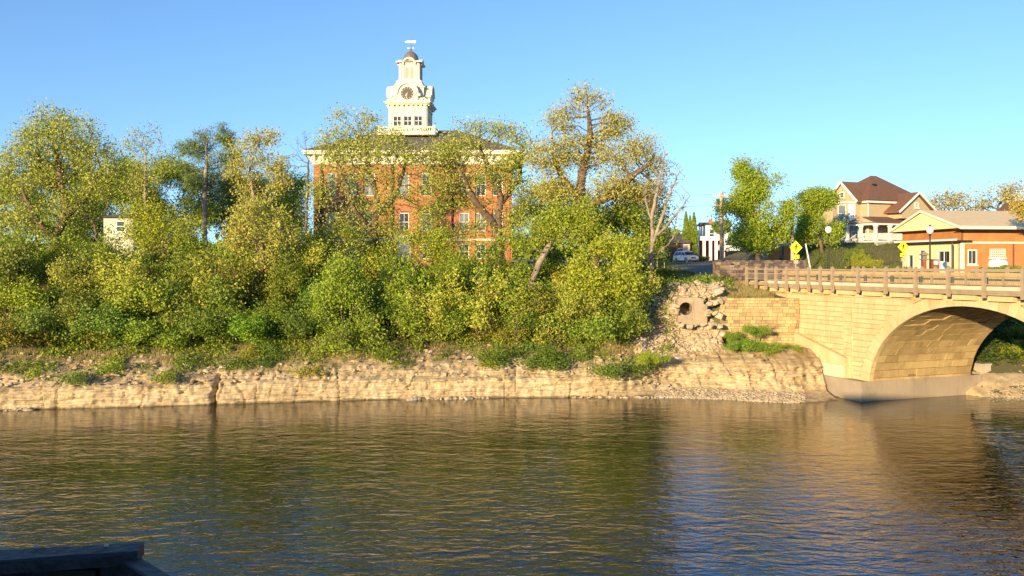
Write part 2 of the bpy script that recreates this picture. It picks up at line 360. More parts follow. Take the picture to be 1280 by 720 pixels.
patch = n.new('ShaderNodeMapRange'); patch.inputs['From Min'].default_value = 0.35; patch.inputs['From Max'].default_value = 0.65; patch.inputs['To Min'].default_value = 0.4; patch.inputs['To Max'].default_value = 1.0
l.new(w3.outputs['Fac'], patch.inputs['Value'])
bp = n.new('ShaderNodeBump'); bp.inputs['Distance'].default_value = 0.15
l.new(ma.outputs[0], bp.inputs['Height']); wsx = n.new('ShaderNodeSeparateXYZ'); l.new(tc.outputs['Object'], wsx.inputs[0])
calm = n.new('ShaderNodeMapRange'); calm.inputs['From Min'].default_value = 22; calm.inputs['From Max'].default_value = 50; calm.inputs['To Min'].default_value = 1.0; calm.inputs['To Max'].default_value = 0.3; l.new(wsx.outputs['Y'], calm.inputs['Value'])
wm = n.new('ShaderNodeMath'); wm.operation = 'MULTIPLY'; l.new(patch.outputs[0], wm.inputs[0]); l.new(calm.outputs[0], wm.inputs[1])
l.new(wm.outputs[0], bp.inputs['Strength']); l.new(bp.outputs[0], b.inputs['Normal'])
b.inputs['Base Color'].default_value = (0.008, 0.012, 0.005, 1); b.inputs['Roughness'].default_value = 0.03; b.inputs['IOR'].default_value = 1.6
M['water'] = m
Vw = []; wx = [-3000, -300, -80, 0, 80, 300, 3000]; wy = [-3000, -300, -40, 0, 30, 62]
Vw = [(x, y, 0.0) for y in wy for x in wx]; k = len(wx)
wtr = raw_mesh('river_water', Vw, [(j*k+i, j*k+i+1, (j+1)*k+i+1, (j+1)*k+i) for j in range(len(wy)-1) for i in range(k-1)], M['water']); tag(wtr, kind='structure')

# layered limestone along the far shore
def bank_mesh(X0, X1, dx, name, m):
    zs = np.concatenate([np.arange(-0.5, 2.95, 0.055)])
    lay = []; acc = -0.5; rr = random.Random(3)
    while acc < 3.3: lay.append(acc); acc += rr.choice([0.07, 0.1, 0.14, 0.2, 0.12])
    cols = np.arange(X0, X1, dx); V = []
    for x in cols:
        ys0 = shore(x); t = sm(6.5, 10.5, x)
        for z in zs:
            base = float(np.interp(z, [-0.5, 0, 0.12, 1.15, 1.3, 2.0, 2.95], [-0.15, 0, 0.08, 0.25, 0.55, 1.5, 3.6]))
            base2 = float(np.interp(z, [-0.5, 0, 0.35, 0.6, 1.2, 2.0, 2.95], [-1.2, 0, 2.0, 2.5, 2.75, 3.1, 4.9]))
            d = lerp(base, base2, t)
            zw = z+0.16*noise.noise(Vector((x*0.15, 0, 3)))
            L = max(0, np.searchsorted(lay, zw)-1)
            amp = lerp(0.19 if z < 1.1 else 0.42, 0.05 if z < 0.5 else 0.42, t)
            o1 = noise.noise(Vector((x*0.55+L*7.3, L*3.1, 0)))
            o2 = noise.cell(Vector((x*1.1+L*2.7, L*1.7, 5)))-0.5
            o3 = noise.noise(Vector((x*2.6, z*2.6, 9)))
            o4 = noise.noise(Vector((x*6.5, z*7.5, 2)))
            d += amp*(o1*0.8+o2*0.3+o3*0.7)+0.07*o4+0.05*noise.noise(Vector((x*13, z*15, 4)))
            # vertical joints
            crack = math.exp(-((x-(-18.05-0.06*math.sin(z*4)))/0.11)**2) if z < 1.7 else 0
            d += 0.8*crack
            jt = noise.noise(Vector((x*0.9, 31.7, z*0.2)))
            if abs(jt) < 0.016: d += 0.22
            V.append((x+0.05*o4, ys0+d, z+0.03*o3+ (0.05*o2 if z > 1.3 else 0)))
    nz = len(zs); nc = len(cols)
    Q = [(i*nz+j, (i+1)*nz+j, (i+1)*nz+j+1, i*nz+j+1) for i in range(nc-1) for j in range(nz-1)]
    return raw_mesh(name, V, Q, m)
bk = bank_mesh(-48, 20.3, 0.07, 'rock_bank', M['strata']); tag(bk, kind='structure')
def drape(name, X0, X1, d0, d1, st, mtl, lift, amp):
    cols = np.arange(X0, X1, st); rws = np.arange(d0, d1, st); V = []
    for x in cols:
        ys0 = shore(x)
        for j, d in enumerate(rws):
            e = sm(0, .8, x-X0)*sm(0, .8, X1-x)*sm(0, .5, d-d0+.3)*sm(0, .8, d1-d)
            V.append((x, ys0+d, terrain(x, ys0+d)-.25+(.25+lift+amp*(noise.noise(Vector((x*.8, d*.8, 1)))+.6*noise.noise(Vector((x*2.7, d*2.7, 5)))))*e))
    nz = len(rws)
    o = raw_mesh(name, V, [(i*nz+j, (i+1)*nz+j, (i+1)*nz+j+1, i*nz+j+1) for i in range(len(cols)-1) for j in range(nz-1)], mtl); return tag(o, kind='structure')
drape('rubble_slope', 7.6, 15.6, 2.6, 11.5, .14, M['rock'], .2, .3)
def rubble_z(x, Y):
    d = Y-shore(x); return terrain(x, Y)+.2+.3*(noise.noise(Vector((x*.8, d*.8, 1)))+.6*noise.noise(Vector((x*2.7, d*2.7, 5))))
drape('rock_slope', 14.3, 19.6, 3.2, 6.6, .12, M['rock'], .12, .3)
drape('gravel_bank', 29.2, 48, -1.5, 4.6, .2, M['rock'], .05, .12)

# ------------------------------------------------------------------ rocks
def rock_mesh(seed, sub=2, sharp=0.35):
    rr = random.Random(seed); bm = bmesh.new()
    for _ in range(13 if sub > 1 else 9):
        v = Vector((rr.uniform(-1, 1), rr.uniform(-1, 1), rr.uniform(-1, 1))); v /= max(abs(v.x), abs(v.y), abs(v.z))**.8; bm.verts.new(v*.5)
    r = bmesh.ops.convex_hull(bm, input=bm.verts); bmesh.ops.delete(bm, geom=list({g for g in r['geom_interior']+r['geom_unused'] if isinstance(g, bmesh.types.BMVert)}), context='VERTS')
    if sub > 1:
        bmesh.ops.bevel(bm, geom=list(bm.edges), offset=.03, segments=1, affect='EDGES')
    bmesh.ops.triangulate(bm, faces=bm.faces); bmesh.ops.recalc_face_normals(bm, faces=bm.faces)
    me = bpy.data.meshes.new('rock'); bm.to_mesh(me); bm.free(); return me
rock_protos = [rock_mesh(k) for k in range(8)]
for me in rock_protos: me.materials.append(M['boulder'])
def place_rock(loc, size, label, group, name='boulder', seed=None):
    rr = random.Random(seed if seed is not None else rnd.random())
    o = bpy.data.objects.new(name, rock_protos[rr.randrange(8)]); link(o)
    o.location = loc; o.rotation_euler = (rr.uniform(-.5, .5), rr.uniform(-.5, .5), rr.uniform(0, 6.3))
    o.scale = (size*rr.uniform(.9, 1.5), size*rr.uniform(.7, 1.1), size*rr.uniform(.5, .85))
    return tag(o, label, 'boulder', group)
def scatter_stones(name, pts, sizes, mtl, seed=1):
    """many small stones as one mesh (an uncountable mass)"""
    rr = np.random.RandomState(seed)
    base = []
    for me in rock_protos[:5]:
        pass
    protos = [rock_mesh(50+k, 1) for k in range(6)]
    Vs, Fs = [], []; off = 0
    P = [(np.array([v.co[:] for v in me.vertices]), np.array([p.vertices[:] for p in me.polygons])) for me in protos]
    for p, s in zip(pts, sizes):
        v, f = P[rr.randint(len(P))]
        a = rr.rand()*6.28; c, sn = math.cos(a), math.sin(a)
        q = v*np.array([rr.uniform(.8, 1.6), rr.uniform(.7, 1.2), rr.uniform(.45, .9)])*s
        tlt = rr.uniform(-.5, .5); q = q@np.array([[1, 0, 0], [0, math.cos(tlt), -math.sin(tlt)], [0, math.sin(tlt), math.cos(tlt)]])
        q = q@np.array([[c, -sn, 0], [sn, c, 0], [0, 0, 1]])
        Vs.append(q+np.array(p)); Fs.append(f+off); off += len(v)
    o = raw_mesh(name, np.concatenate(Vs), np.concatenate(Fs), mtl)
    return tag(o, kind='stuff')

# ------------------------------------------------------------------ trees
def lobes_to_points(lobes, Y, base, n, rs, depth=0.9, shell=0.5, holes=-.12, holes_s=.55):
    """lobes: (px, py, rx_px, ry_px[, dy]) -> points relative to base"""
    w = np.array([l[2]*l[3] for l in lobes], float); w /= w.sum()
    pts = []
    k = Y/F
    idx = rs.choice(len(lobes), n*4, p=w); so = rs.rand()*50
    for i in idx:
        if len(pts) >= n: break
        lb = lobes[i]; c = at(lb[0], lb[1], Y)
        d = rs.normal(size=3); d /= np.linalg.norm(d)
        r = rs.rand()**(1/3.0)
        r = r*(1-shell)+shell*(0.75+0.25*rs.rand())
        dy = lb[4] if len(lb) > 4 else (rs.rand()-0.5)*0.1
        r *= 0.95+0.55*noise.noise(Vector((d[0]*1.7+so+i, d[1]*1.7, d[2]*1.7)))
        q = [c.x+d[0]*r*lb[2]*k, c.y+dy+d[1]*r*lb[2]*k*depth, c.z+d[2]*r*lb[3]*k]
        if noise.noise(Vector((q[0]*holes_s+so, q[1]*holes_s, q[2]*holes_s))) < holes: continue
        pts.append(q)
    return np.array(pts)-np.array(base)
def colonize(A, trunk, step, dk, rs, di=3.0, maxit=140, jit=0.18, up=0.0):
    cap = 30000
    pos = np.zeros((cap, 3)); par = np.full(cap, -1, int); n = 0
    for path, root in trunk:
        prev = root
        for i in range(len(path)-1 if root < 0 or True else 0):
            a = np.array(path[i], float); b_ = np.array(path[i+1], float)
            k = max(1, int(np.linalg.norm(b_-a)/step))
            for j in range(k+ (1 if False else 0)):
                if prev < 0 and j == 0:
                    pos[n] = a; par[n] = -1; prev = n; n += 1
                p = a+(b_-a)*(j+1)/k+ (rs.normal(size=3)*step*0.10)*(1 if n > 2 else 0)
                pos[n] = p; par[n] = prev; prev = n; n += 1
    D = ((A[:, None, :]-pos[None, :n])**2).sum(2); near = D.argmin(1); nd = np.sqrt(D.min(1))
    alive = nd > dk; grown = np.zeros(cap, int); cd = di
    for it in range(maxit):
        act = alive & (nd < cd) & (grown[near] < 4)
        if not act.any():
            if alive.sum() < len(A)*0.02 or cd > 40: break
            cd *= 1.6; continue
        ids = near[act]; vec = A[act]-pos[ids]; vec /= np.linalg.norm(vec, axis=1)[:, None]+1e-9
        u, inv = np.unique(ids, return_inverse=True); S = np.zeros((len(u), 3)); np.add.at(S, inv, vec)
        S /= np.linalg.norm(S, axis=1)[:, None]+1e-9
        S += rs.normal(size=S.shape)*jit; S[:, 2] += up; S /= np.linalg.norm(S, axis=1)[:, None]+1e-9
        new = pos[u]+S*step; m_ = len(u)
        if n+m_ >= cap: break
        pos[n:n+m_] = new; par[n:n+m_] = u; grown[u] += 1
        al = np.where(alive)[0]
        D = ((A[al][:, None, :]-new[None])**2).sum(2); mn = np.sqrt(D.min(1)); am = D.argmin(1)
        better = mn < nd[al]; nd[al[better]] = mn[better]; near[al[better]] = n+am[better]
        alive[al[mn < dk]] = False; n += m_
        cd = di
    return pos[:n], par[:n]
def skeleton_mesh(pos, par, r_trunk, r_min, expo=0.6, flare=1.35):
    n = len(pos); cnt = np.ones(n); ch = [[] for _ in range(n)]
    for i in range(n-1, -1, -1):
        if par[i] >= 0: cnt[par[i]] += cnt[i]; ch[par[i]].append(i)
    root_n = cnt[par < 0].max()
    r = np.maximum(r_min, r_trunk*(cnt/root_n)**expo)
    mb_v, mb_f = [], []
    off = 0
    used = np.zeros(n, bool)
    starts = [(i, -1) for i in range(n) if par[i] < 0]
    while starts:
        i, p = starts.pop()
        path = ([p] if p >= 0 else [])+[i]
        while ch[i]:
            cs = sorted(ch[i], key=lambda c: -cnt[c])
            for c in cs[1:]: starts.append((c, i))
            i = cs[0]; path.append(i)
        if len(path) < 2: continue
        P = pos[path]; rr_ = r[path].copy()
        if p >= 0: rr_[0] = min(rr_[0], rr_[1]*1.2)
        elif path[0] == 0: rr_[0] *= flare
        rr_[-1] *= 0.5
        ns = 7 if rr_.max() > 0.12 else (4 if rr_.max() > 0.04 else 3)
        T = np.gradient(P, axis=0); T /= np.linalg.norm(T, axis=1)[:, None]+1e-9
        ref = np.array([0.31, 0.95, 0.05])
        A_ = np.cross(T, ref); A_ /= np.linalg.norm(A_, axis=1)[:, None]+1e-9; B_ = np.cross(T, A_)
        ang = np.arange(ns)*2*math.pi/ns
        ring = P[:, None, :]+(A_[:, None, :]*np.cos(ang)[None, :, None]+B_[:, None, :]*np.sin(ang)[None, :, None])*rr_[:, None, None]
        mb_v.append(ring.reshape(-1, 3))
        k = len(path); a = np.arange(k-1)[:, None]*ns; j = np.arange(ns)[None, :]; j2 = (j+1) % ns
        q = np.stack([a+j, a+j2, a+ns+j2, a+ns+j], -1).reshape(-1, 4)+off
        mb_f.append(q); off += k*ns
    return np.concatenate(mb_v), np.concatenate(mb_f), cnt, r
def leaf_quads(C, rs, k, spread, size, flat=0.5, aspect=0.62, droop=0.0):
    """k leaves round each centre; returns verts, quads"""
    n = len(C)*k
    P = np.repeat(C, k, axis=0)+rs.normal(size=(n, 3))*spread*np.array([1, 1, 0.75])
    N = rs.normal(size=(n, 3)); N[:, 2] += flat; N /= np.linalg.norm(N, axis=1)[:, None]
    T = rs.normal(size=(n, 3)); T[:, 2] -= droop; T -= N*(T*N).sum(1)[:, None]; T /= np.linalg.norm(T, axis=1)[:, None]+1e-9
    B_ = np.cross(N, T); s = size*(0.5+1.1*rs.rand(n)**1.6)[:, None]
    V = np.stack([P-T*s*0.5, P+B_*s*aspect*0.5-T*s*0.05, P+T*s*0.5-N*s*0.12, P-B_*s*aspect*0.5-T*s*0.05], 1).reshape(-1, 3)
    return V, np.arange(n*4).reshape(-1, 4)
LEAFK = 1.0; NATTK = 2.2
def make_tree(name, label, cat, lobes, Y, base_px, seed, natt=700, k=12, spread=0.22, size=0.17, r=0.3, leaf='oak_leaf', bark='bark',
              step=0.38, dk=0.5, trunk=None, tint=(1, 1, 1), group=None, frac=1.0, tw=3, shell=0.4, jit=0.18, flat=0.0, up=0.0, rmin=0.018, di=3.0, extra=None, z_base=None, aspect=0.62, droop=0.0, holes=-.12, fill=.7, limbs=()):
    rs = np.random.RandomState(seed)
    b = at(base_px[0], base_px[1], Y)
    if z_base is None: b.z = min(b.z, 99); z0 = terrain(b.x, b.y)-0.15; 
    else: z0 = z_base
    base = Vector((b.x, b.y, z0))
    natt = int(natt*NATTK); step *= .85; dk *= .7; up += .22
    A = lobes_to_points(lobes, Y, base, natt, rs, shell=shell, holes=holes, holes_s=.55*70/Y)
    if trunk is None:
        top = np.array([np.average([at(l[0], l[1], Y).x for l in lobes]), 0, 0]); tz = A[:, 2].min()*0.6+A[:, 2].mean()*0.4
        path = [[0, 0, 0], [(top[0]-base.x)*0.25, 0, tz*0.55], [(top[0]-base.x)*0.6, 0, tz]]
    else: path = [[0, 0, 0]]+[list(at(p[0], p[1], Y+(p[2] if len(p) > 2 else 0))-base) for p in trunk]
    paths = [(path, -1)]+[([list(at(p[0], p[1], Y+(p[2] if len(p) > 2 else 0))-base) for p in lm], -1) for lm in limbs]
    pos, par = colonize(A, paths, step, dk, rs, jit=jit, up=up, di=di)
    Vb, Fb, cnt, rad = skeleton_mesh(pos, par, r, rmin)
    t = empty(name, base, 0, label, cat, group)
    raw_mesh('trunk', Vb, Fb, M[bark], t, smooth=True)
    if k > 0:
        sel = (cnt <= tw+4) & (pos[:, 2] > A[:, 2].min()-0.6) & (par >= 0); C = pos[sel]
        k = int(round(k*LEAFK)); spread = spread*1.25
        if k > 2: C = np.concatenate([C, A[rs.rand(len(A)) < fill]])
        0 and print('TREE', name, base_px, 'nodes', len(pos), 'centres', len(C), 'leaves', len(C)*k)
        if frac < 1: C = C[rs.rand(len(C)) < frac]
        Vl, Ql = leaf_quads(C, rs, k, spread, size, flat, aspect, droop)
        c = raw_mesh('crown', Vl, Ql, M[leaf], t); c.color = (*tint, 1)
    return t

# ------------------------------------------------------------------ the stone arch bridge (local x along the face towards the camera, y across, z up)
br = empty('stone_arch_bridge', O, BROT, 'yellow limestone arch bridge with brown railing over the river', 'bridge')
ZS, RISE, HALF = 0.9, 5.3, 7.25            # springing height, rise, half span
ARCH = [0.45+HALF, 0.45+HALF*3+2.0]         # centres of the two arches
WID = 8.3; ZT = 6.62
def arch_z(x, grow=0.0):
    for c in ARCH:
        t = (x-c)/(HALF+grow)
        if abs(t) < 1: return ZS-0.0+(RISE+grow)*math.sqrt(1-t*t)
    return -1.0
def spandrel(mb, y, m=0):
    xs_ = list(np.arange(-14, 31.01, 0.25))
    for a, b in zip(xs_[:-1], xs_[1:]):
        za, zb = max(arch_z(a), -1), max(arch_z(b), -1)
        mb.add([(a, y, za), (b, y, zb), (b, y, ZT), (a, y, ZT)], [(0, 1, 2, 3)], m)
core = MB(); spandrel(core, 0.0); spandrel(core, WID)
core.box(-14, 0.42, 0.01, WID-0.01, -1, ZT-0.01); core.box(ARCH[0]+HALF+0.05, ARCH[1]-HALF-0.05, 0.01, WID-0.01, -1, 3.5)
core.build('wall', M['ashlar_joint'], br)
# dressed blocks on the face nearest the camera and on the far one
def blocks(yf, sgn, seed):
    mb = MB(); rr = random.Random(seed)
    z = -0.35; crs = 0
    while z < ZT-0.05:
        h = rr.choice([0.28, 0.34, 0.4, 0.3]); z1 = min(ZT, z+h)
        x = -14-rr.random()
        while x < 30.8:
            w = rr.uniform(0.45, 1.15); x1 = x+w
            nseg = 4; g_ = 0.014
            pr = rr.uniform(0.01, 0.055)
            top = z1-g_; pts = []
            for q in range(nseg+1):
                xx = x+g_+(w-2*g_)*q/nseg
                pts.append((xx, max(z+g_, min(top, arch_z(xx, 0.72)))))
            if max(top-p[1] for p in pts) > 0.06:
                for q in range(nseg):
                    (xa, za), (xb, zb) = pts[q], pts[q+1]
                    if top-za < 0.01 and top-zb < 0.01: continue
                    yo = yf-sgn*pr
                    vs = [(xa, yf, za), (xb, yf, zb), (xb, yf, top), (xa, yf, top), (xa, yo, za), (xb, yo, zb), (xb, yo, top), (xa, yo, top)]
                    fs = [(4, 5, 6, 7), (0, 1, 5, 4), (3, 7, 6, 2)]
                    if q == 0: fs.append((0, 4, 7, 3))
                    if q == nseg-1: fs.append((1, 2, 6, 5))
                    mb.add(vs, fs)
            x = x1
        z = z1; crs += 1
    return mb
def weld(o, d=0.0005):
    bm = bmesh.new(); bm.from_mesh(o.data); bmesh.ops.remove_doubles(bm, verts=bm.verts, dist=d); bmesh.ops.recalc_face_normals(bm, faces=bm.faces); bm.to_mesh(o.data); bm.free()
o = blocks(0.0, 1, 5).build('masonry', M['ashlar'], br); weld(o)
# arch rings: voussoirs standing proud
for ci, c in enumerate(ARCH):
    mb = MB(); N = 41; rr = random.Random(9+ci)
    for i in range(N):
        t0 = math.pi*(i+0.02)/N; t1 = math.pi*(i+0.98)/N; pr = 0.05+rr.uniform(0, 0.03); og = 0.72+rr.uniform(-0.06, 0.08)
        def pt(t, g): return (c-(HALF+g)*math.cos(t), ZS+(RISE+g)*math.sin(t))
        a, b_, c_, d_ = pt(t0, -0.0), pt(t1, -0.0), pt(t1, og), pt(t0, og)
        mb.prism([(a[0], 0.25, a[1]), (b_[0], 0.25, b_[1]), (c_[0], 0.25, c_[1]), (d_[0], 0.25, d_[1])], (0, -0.25-pr, 0))
    mb.build('arch_ring', M['ashlar'], br)
    # barrel: rough courses running across, each stone a little in or out
    mb = MB(); NC = 34
    for i in range(NC):
        y = 0.25-rr.random()*0
        while y < WID-0.01:
            w = rr.uniform(0.5, 1.5); y1 = min(WID, y+w)
            if WID-y1 < 0.3: y1 = WID
            off = rr.uniform(0, 0.10)*(0.5 if rr.random() < .6 else 1)
            t0 = math.pi*(i+0.03)/NC; t1 = math.pi*(i+0.97)/NC
            g0 = off; 
            def pt(t, g): return (c-(HALF+g)*math.cos(t), ZS+(RISE+g)*math.sin(t))
            a, b_ = pt(t0, g0), pt(t1, g0*0.6); d_, e_ = pt(t0, 0.35), pt(t1, 0.35)
            yy0, yy1 = y+0.01, y1-0.01
            mb.add([(a[0], yy0, a[1]), (b_[0], yy0, b_[1]), (b_[0], yy1, b_[1]), (a[0], yy1, a[1]), (d_[0], yy0, d_[1]), (e_[0], yy0, e_[1]), (e_[0], yy1, e_[1]), (d_[0], yy1, d_[1])],
                   [(0, 1, 2, 3), (0, 4, 5, 1), (3, 2, 6, 7), (0, 3, 7, 4), (1, 5, 6, 2)])
            y = y1
    mb.build('arch_barrel', M['barrel'], br)
    mb = MB(); NS = 40
    for i in range(NS):
        t0 = math.pi*i/NS; t1 = math.pi*(i+1)/NS
        a = (c-(HALF+.3)*math.cos(t0), ZS+(RISE+.3)*math.sin(t0)); b_ = (c-(HALF+.3)*math.cos(t1), ZS+(RISE+.3)*math.sin(t1))
        mb.add([(a[0], 0.1, a[1]), (b_[0], 0.1, b_[1]), (b_[0], WID-.02, b_[1]), (a[0], WID-.02, a[1])], [(0, 1, 2, 3)])
    mb.build('barrel_backing', M['ashlar_joint'], br)
# narrow pilaster strip left of the arch
mb = MB(); rr = random.Random(4); z = 1.2
while z < 6.55:
    h = min(rr.uniform(.3, .5), 6.6-z); mb.box(-1.75+rr.uniform(-.03, .03), -1.05+rr.uniform(-.03, .03), -0.11-rr.uniform(0, .03), 0.0, z+.008, z+h-.008); z += h
mb.build('pilaster', M['ashlar'], br)
# concrete footings, base block and stepped buttress
c1 = c2 = None
def footing(x0, x1, y0, y1, z1, name='footing', inset=0.0):
    mb = MB(); mb.box(x0, x1, y0, y1, -1.5, z1-0.12); mb.prism([(x0, y0, z1-.12), (x1, y0, z1-.12), (x1, y1, z1-.12), (x0, y1, z1-.12)], (0, 0, 0.1))
    return mb.build(name, M['footing_concrete'], br)
footing(-4.2, 0.5, -0.7, WID+0.9, 1.26)
footing(ARCH[0]+HALF-0.1, ARCH[1]-HALF+0.1, -0.9, WID+0.9, 1.26)
footing(ARCH[1]+HALF-0.1, ARCH[1]+HALF+3.5, -0.9, WID+0.9, 1.26)
mb = MB(); mb.box(-6.8, -1.35, -0.52, 0.0, -0.5, 2.05); mb.build('base_block', M['pale_concrete'], br)
mb = MB(); mb.prism([(-9.2, -0.4, 1.9), (-1.2, -0.4, 1.2), (-1.2, -0.4, 2.5), (-7.1, -0.4, 4.0), (-9.2, -0.4, 3.8)], (0, 0.4, 0)); mb.build('buttress', M['ashlar'], br)
# deck: slab cantilevered over the walls, white fascia, corbels below
mb = MB(); mb.box(-13.0, 31, -0.62, WID+0.62, 6.98, 7.2); mb.build('deck_slab', M['rail_brown'], br)
mb = MB(); mb.box(-9.0, 31, -0.70, -0.60, 7.12, 7.33); mb.box(-9.0, 31, WID+0.60, WID+0.70, 7.12, 7.33); mb.build('fascia', M['pale_concrete'], br)
mb = MB(); mb.box(-9.0, 31, -0.58, WID+0.58, 6.86, 6.979); mb.build('deck_beam', M['rail_brown'], br)
mb = MB(); mb.box(-14.0, -9.05, -0.30, 0.55, ZT, 7.26); mb.build('coping', M['ashlar'], br)
x = -8.6; cmb = MB(); cmb.box(-0.75, 0.75, -0.3, 0.0, 6.55, 6.855)
cme = cmb.build('corbel', M['ashlar'], br); first = True
while x < 30:
    c_ = cme if first else cme.copy()
    if not first: COL.objects.link(c_); c_.parent = br
    c_.location = (x+.4, -0.06, 0); first = False; x += 2.28
# recessed wall top, dark joint colour standing in for the shadow gap behind corbels
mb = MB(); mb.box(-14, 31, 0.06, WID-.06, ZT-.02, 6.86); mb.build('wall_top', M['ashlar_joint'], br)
# railings
def railing(yy, name_y):
    pos_ = [-1.96+2.28*k for k in range(-0, 15)]+[-1.96-1.14*k for k in range(1, 9)]
    pm = MB(); pm.box(-.085, .085, -.085, .085, 6.72, 8.27); pm.add([(-.085, -.085, 8.27), (.085, -.085, 8.27), (.085, .085, 8.27), (-.085, .085, 8.27), (0, 0, 8.36)], [(0, 1, 4), (1, 2, 4), (2, 3, 4), (3, 0, 4)])
    p0 = pm.build('railing_post', M['rail_brown'], br)
    for i, px_ in enumerate(pos_):
        p = p0 if i == 0 else p0.copy()
        if i: COL.objects.link(p); p.parent = br
        p.location = (px_, yy, 0)
    mb = MB(); x0, x1 = -11.1, 30
    for z, w, h in ((8.13, .1, .09), (7.83, .05, .06), (7.42, .05, .06)): mb.box(x0, x1, yy-w/2, yy+w/2, z-h/2, z+h/2)
    mb.build('rail', M['rail_brown'], br)
    mb = MB(); x = x0+.1
    while x < x1:
        mb.box(x, x+.018, yy-.009, yy+.009, 7.44, 7.82); x += .115
    for px_ in pos_[:15]: mb.box(px_+1.14-.05, px_+1.14+.05, yy-.04, yy+.04, 7.40, 7.9)
    mb.build('balusters', M['rail_brown'], br)
railing(-0.80, 0); railing(WID+0.74, 1)
# low concrete barrier between footway and road
mb = MB()
mb.prism([(-10, 1.5, 7.2), (-10, 1.85, 7.2), (-10, 1.78, 8.02), (-10, 1.57, 8.02)], (40, 0, 0)); mb.build('traffic_barrier', M['oldstone'], br)
mb = MB(); mb.box(-13, 31, 1.86, WID-1.2, 7.2, 7.235); mb.build('roadway', M['asphalt'], br)

def bl(x, y, z): return O+U*x+W*y+Vector((0, 0, z))
# wing wall facing the camera
def stone_wall(name, p0, p1, z0, z1, thick, mtl, label, cat, seed=1, hmin=.12, hmax=.22, wmin=.25, wmax=.6, proud=.04, top_noise=0.0, jm=None, missing=0.0, group=None):
    p0 = Vector(p0); p1 = Vector(p1); L = (p1-p0).length; ang = math.atan2(p1.y-p0.y, p1.x-p0.x)
    t = empty(name, (p0.x, p0.y, 0), ang, label, cat, group); rr = random.Random(seed)
    core = MB(); k = max(1, int(L/.5))
    core.box(0.02, L-.02, .04, thick-.04, z0, z1-.04-top_noise); core.build('core', jm or M['ashlar_joint'], t)
    mb = MB()
    for side in (0, 1):
        z = z0
        while z < z1-.03:
            h = min(rr.uniform(hmin, hmax), z1-z); x = 0.0
            while x < L-.02:
                w = min(rr.uniform(wmin, wmax), L-x)
                if L-x-w < wmin*.5: w = L-x
                if not (z > z1-.6 and rr.random() < top_noise*1.2) and rr.random() > missing:
                    pr = rr.uniform(0, proud); e = rr.uniform(.006, .014)
                    if side == 0: mb.box(x+e, x+w-e, -pr, .16, z+e, z+h-e)
                    else: mb.box(x+e, x+w-e, thick-.16, thick+pr, z+e, z+h-e)
                x += w
            z += h
    x = 0
    while x < L-.05:
        w = min(rr.uniform(.4, .8), L-x)
        if rr.random() > top_noise*1.5: mb.box(x+.01, x+w-.01, .17, thick-.17, z1-.12-top_noise*.5, z1-rr.uniform(0, .03)-top_noise*.3)
        x += w
    mb.build('masonry', mtl, t); return t
stone_wall('wing_wall', (14.4, 61.4), (19.75, 61.0), 1.0, 6.15, .8, M['oldstone'], 'rough golden stone wing wall joining the left end of the bridge', 'wall', 11, .13, .27, .22, .7, .08, 0, None, .03)
stone_wall('stone_pier', (15.5, 67.5), (17.8, 67.6), 6.6, 8.7, .8, M['darkstone'], 'short dark fieldstone wall end beside the road, left of the bridge railing', 'wall', 12, .15, .3, .25, .5, .07, .25)
stone_wall('retaining_wall', (18.2, 78.5), (27.2, 82.0), 7.4, 8.85, .6, M['darkstone'], 'long low dark fieldstone retaining wall below the lawn of the big tree', 'wall', 13, .15, .3, .25, .6, .06, .1)

# storm drain with concrete headwall in the rubble
dz = empty('drain_pipe', (13.2, 61.5, 0), R(-4), 'round concrete storm drain in a broken headwall among the rubble', 'drain')
pz = py2z(386, 61.5); px_ = px2x(857.4, 61.5)-13.2
mb = MB(); N = 28; r0 = .45
x0, x1, z0, z1 = px2x(847, 61.5)-13.2, px2x(884, 61.5)-13.2, py2z(408, 61.5), py2z(372, 61.5)
outer = []
for i in range(N):
    a = 2*math.pi*i/N+math.pi/4; c, s = math.cos(a), math.sin(a); k = 1/max(abs(c), abs(s))
    X_, Z_ = c*k, s*k
    outer.append(((x1 if X_ > 0 else x0)*abs(X_)+px_*(1-abs(X_)), (z1 if Z_ > 0 else z0)*abs(Z_)+pz*(1-abs(Z_))))
vs = []
for y in (0, .45):
    for i in range(N):
        a = 2*math.pi*i/N+math.pi/4; vs.append((px_+r0*math.cos(a), y, pz+r0*math.sin(a)))
    for q in outer:
        ch = 0.25 if (q[0] > x1-.3 and q[1] > z1-.3) else 0
        vs.append((q[0]-ch, y, q[1]-ch*.6))
fs = []
for i in range(N):
    j = (i+1) % N
    fs += [(i, j, N+j, N+i), (2*N+i, 3*N+i, 3*N+j, 2*N+j), (N+i, N+j, 3*N+j, 3*N+i)]
mb.add(vs, fs); mb.build('headwall', M['old_concrete'], dz)
mb = MB(); vs = []; fs = []
for y, rad in ((-.03, .45), (-.03, .53), (.02, .53)): vs += [(px_+rad*math.cos(2*math.pi*i/N), y, pz+rad*math.sin(2*math.pi*i/N)) for i in range(N)]
vs += [(px_+.45*math.cos(2*math.pi*i/N), 4.0, pz+.45*math.sin(2*math.pi*i/N)) for i in range(N)]
for i in range(N):
    j = (i+1) % N; fs += [(i, j, N+j, N+i), (N+i, N+j, 2*N+j, 2*N+i), (i, 3*N+i, 3*N+j, j)]
fs.append(tuple(3*N+i for i in range(N)))
mb.add(vs, fs); mb.build('pipe', M['old_concrete'], dz, smooth=False)
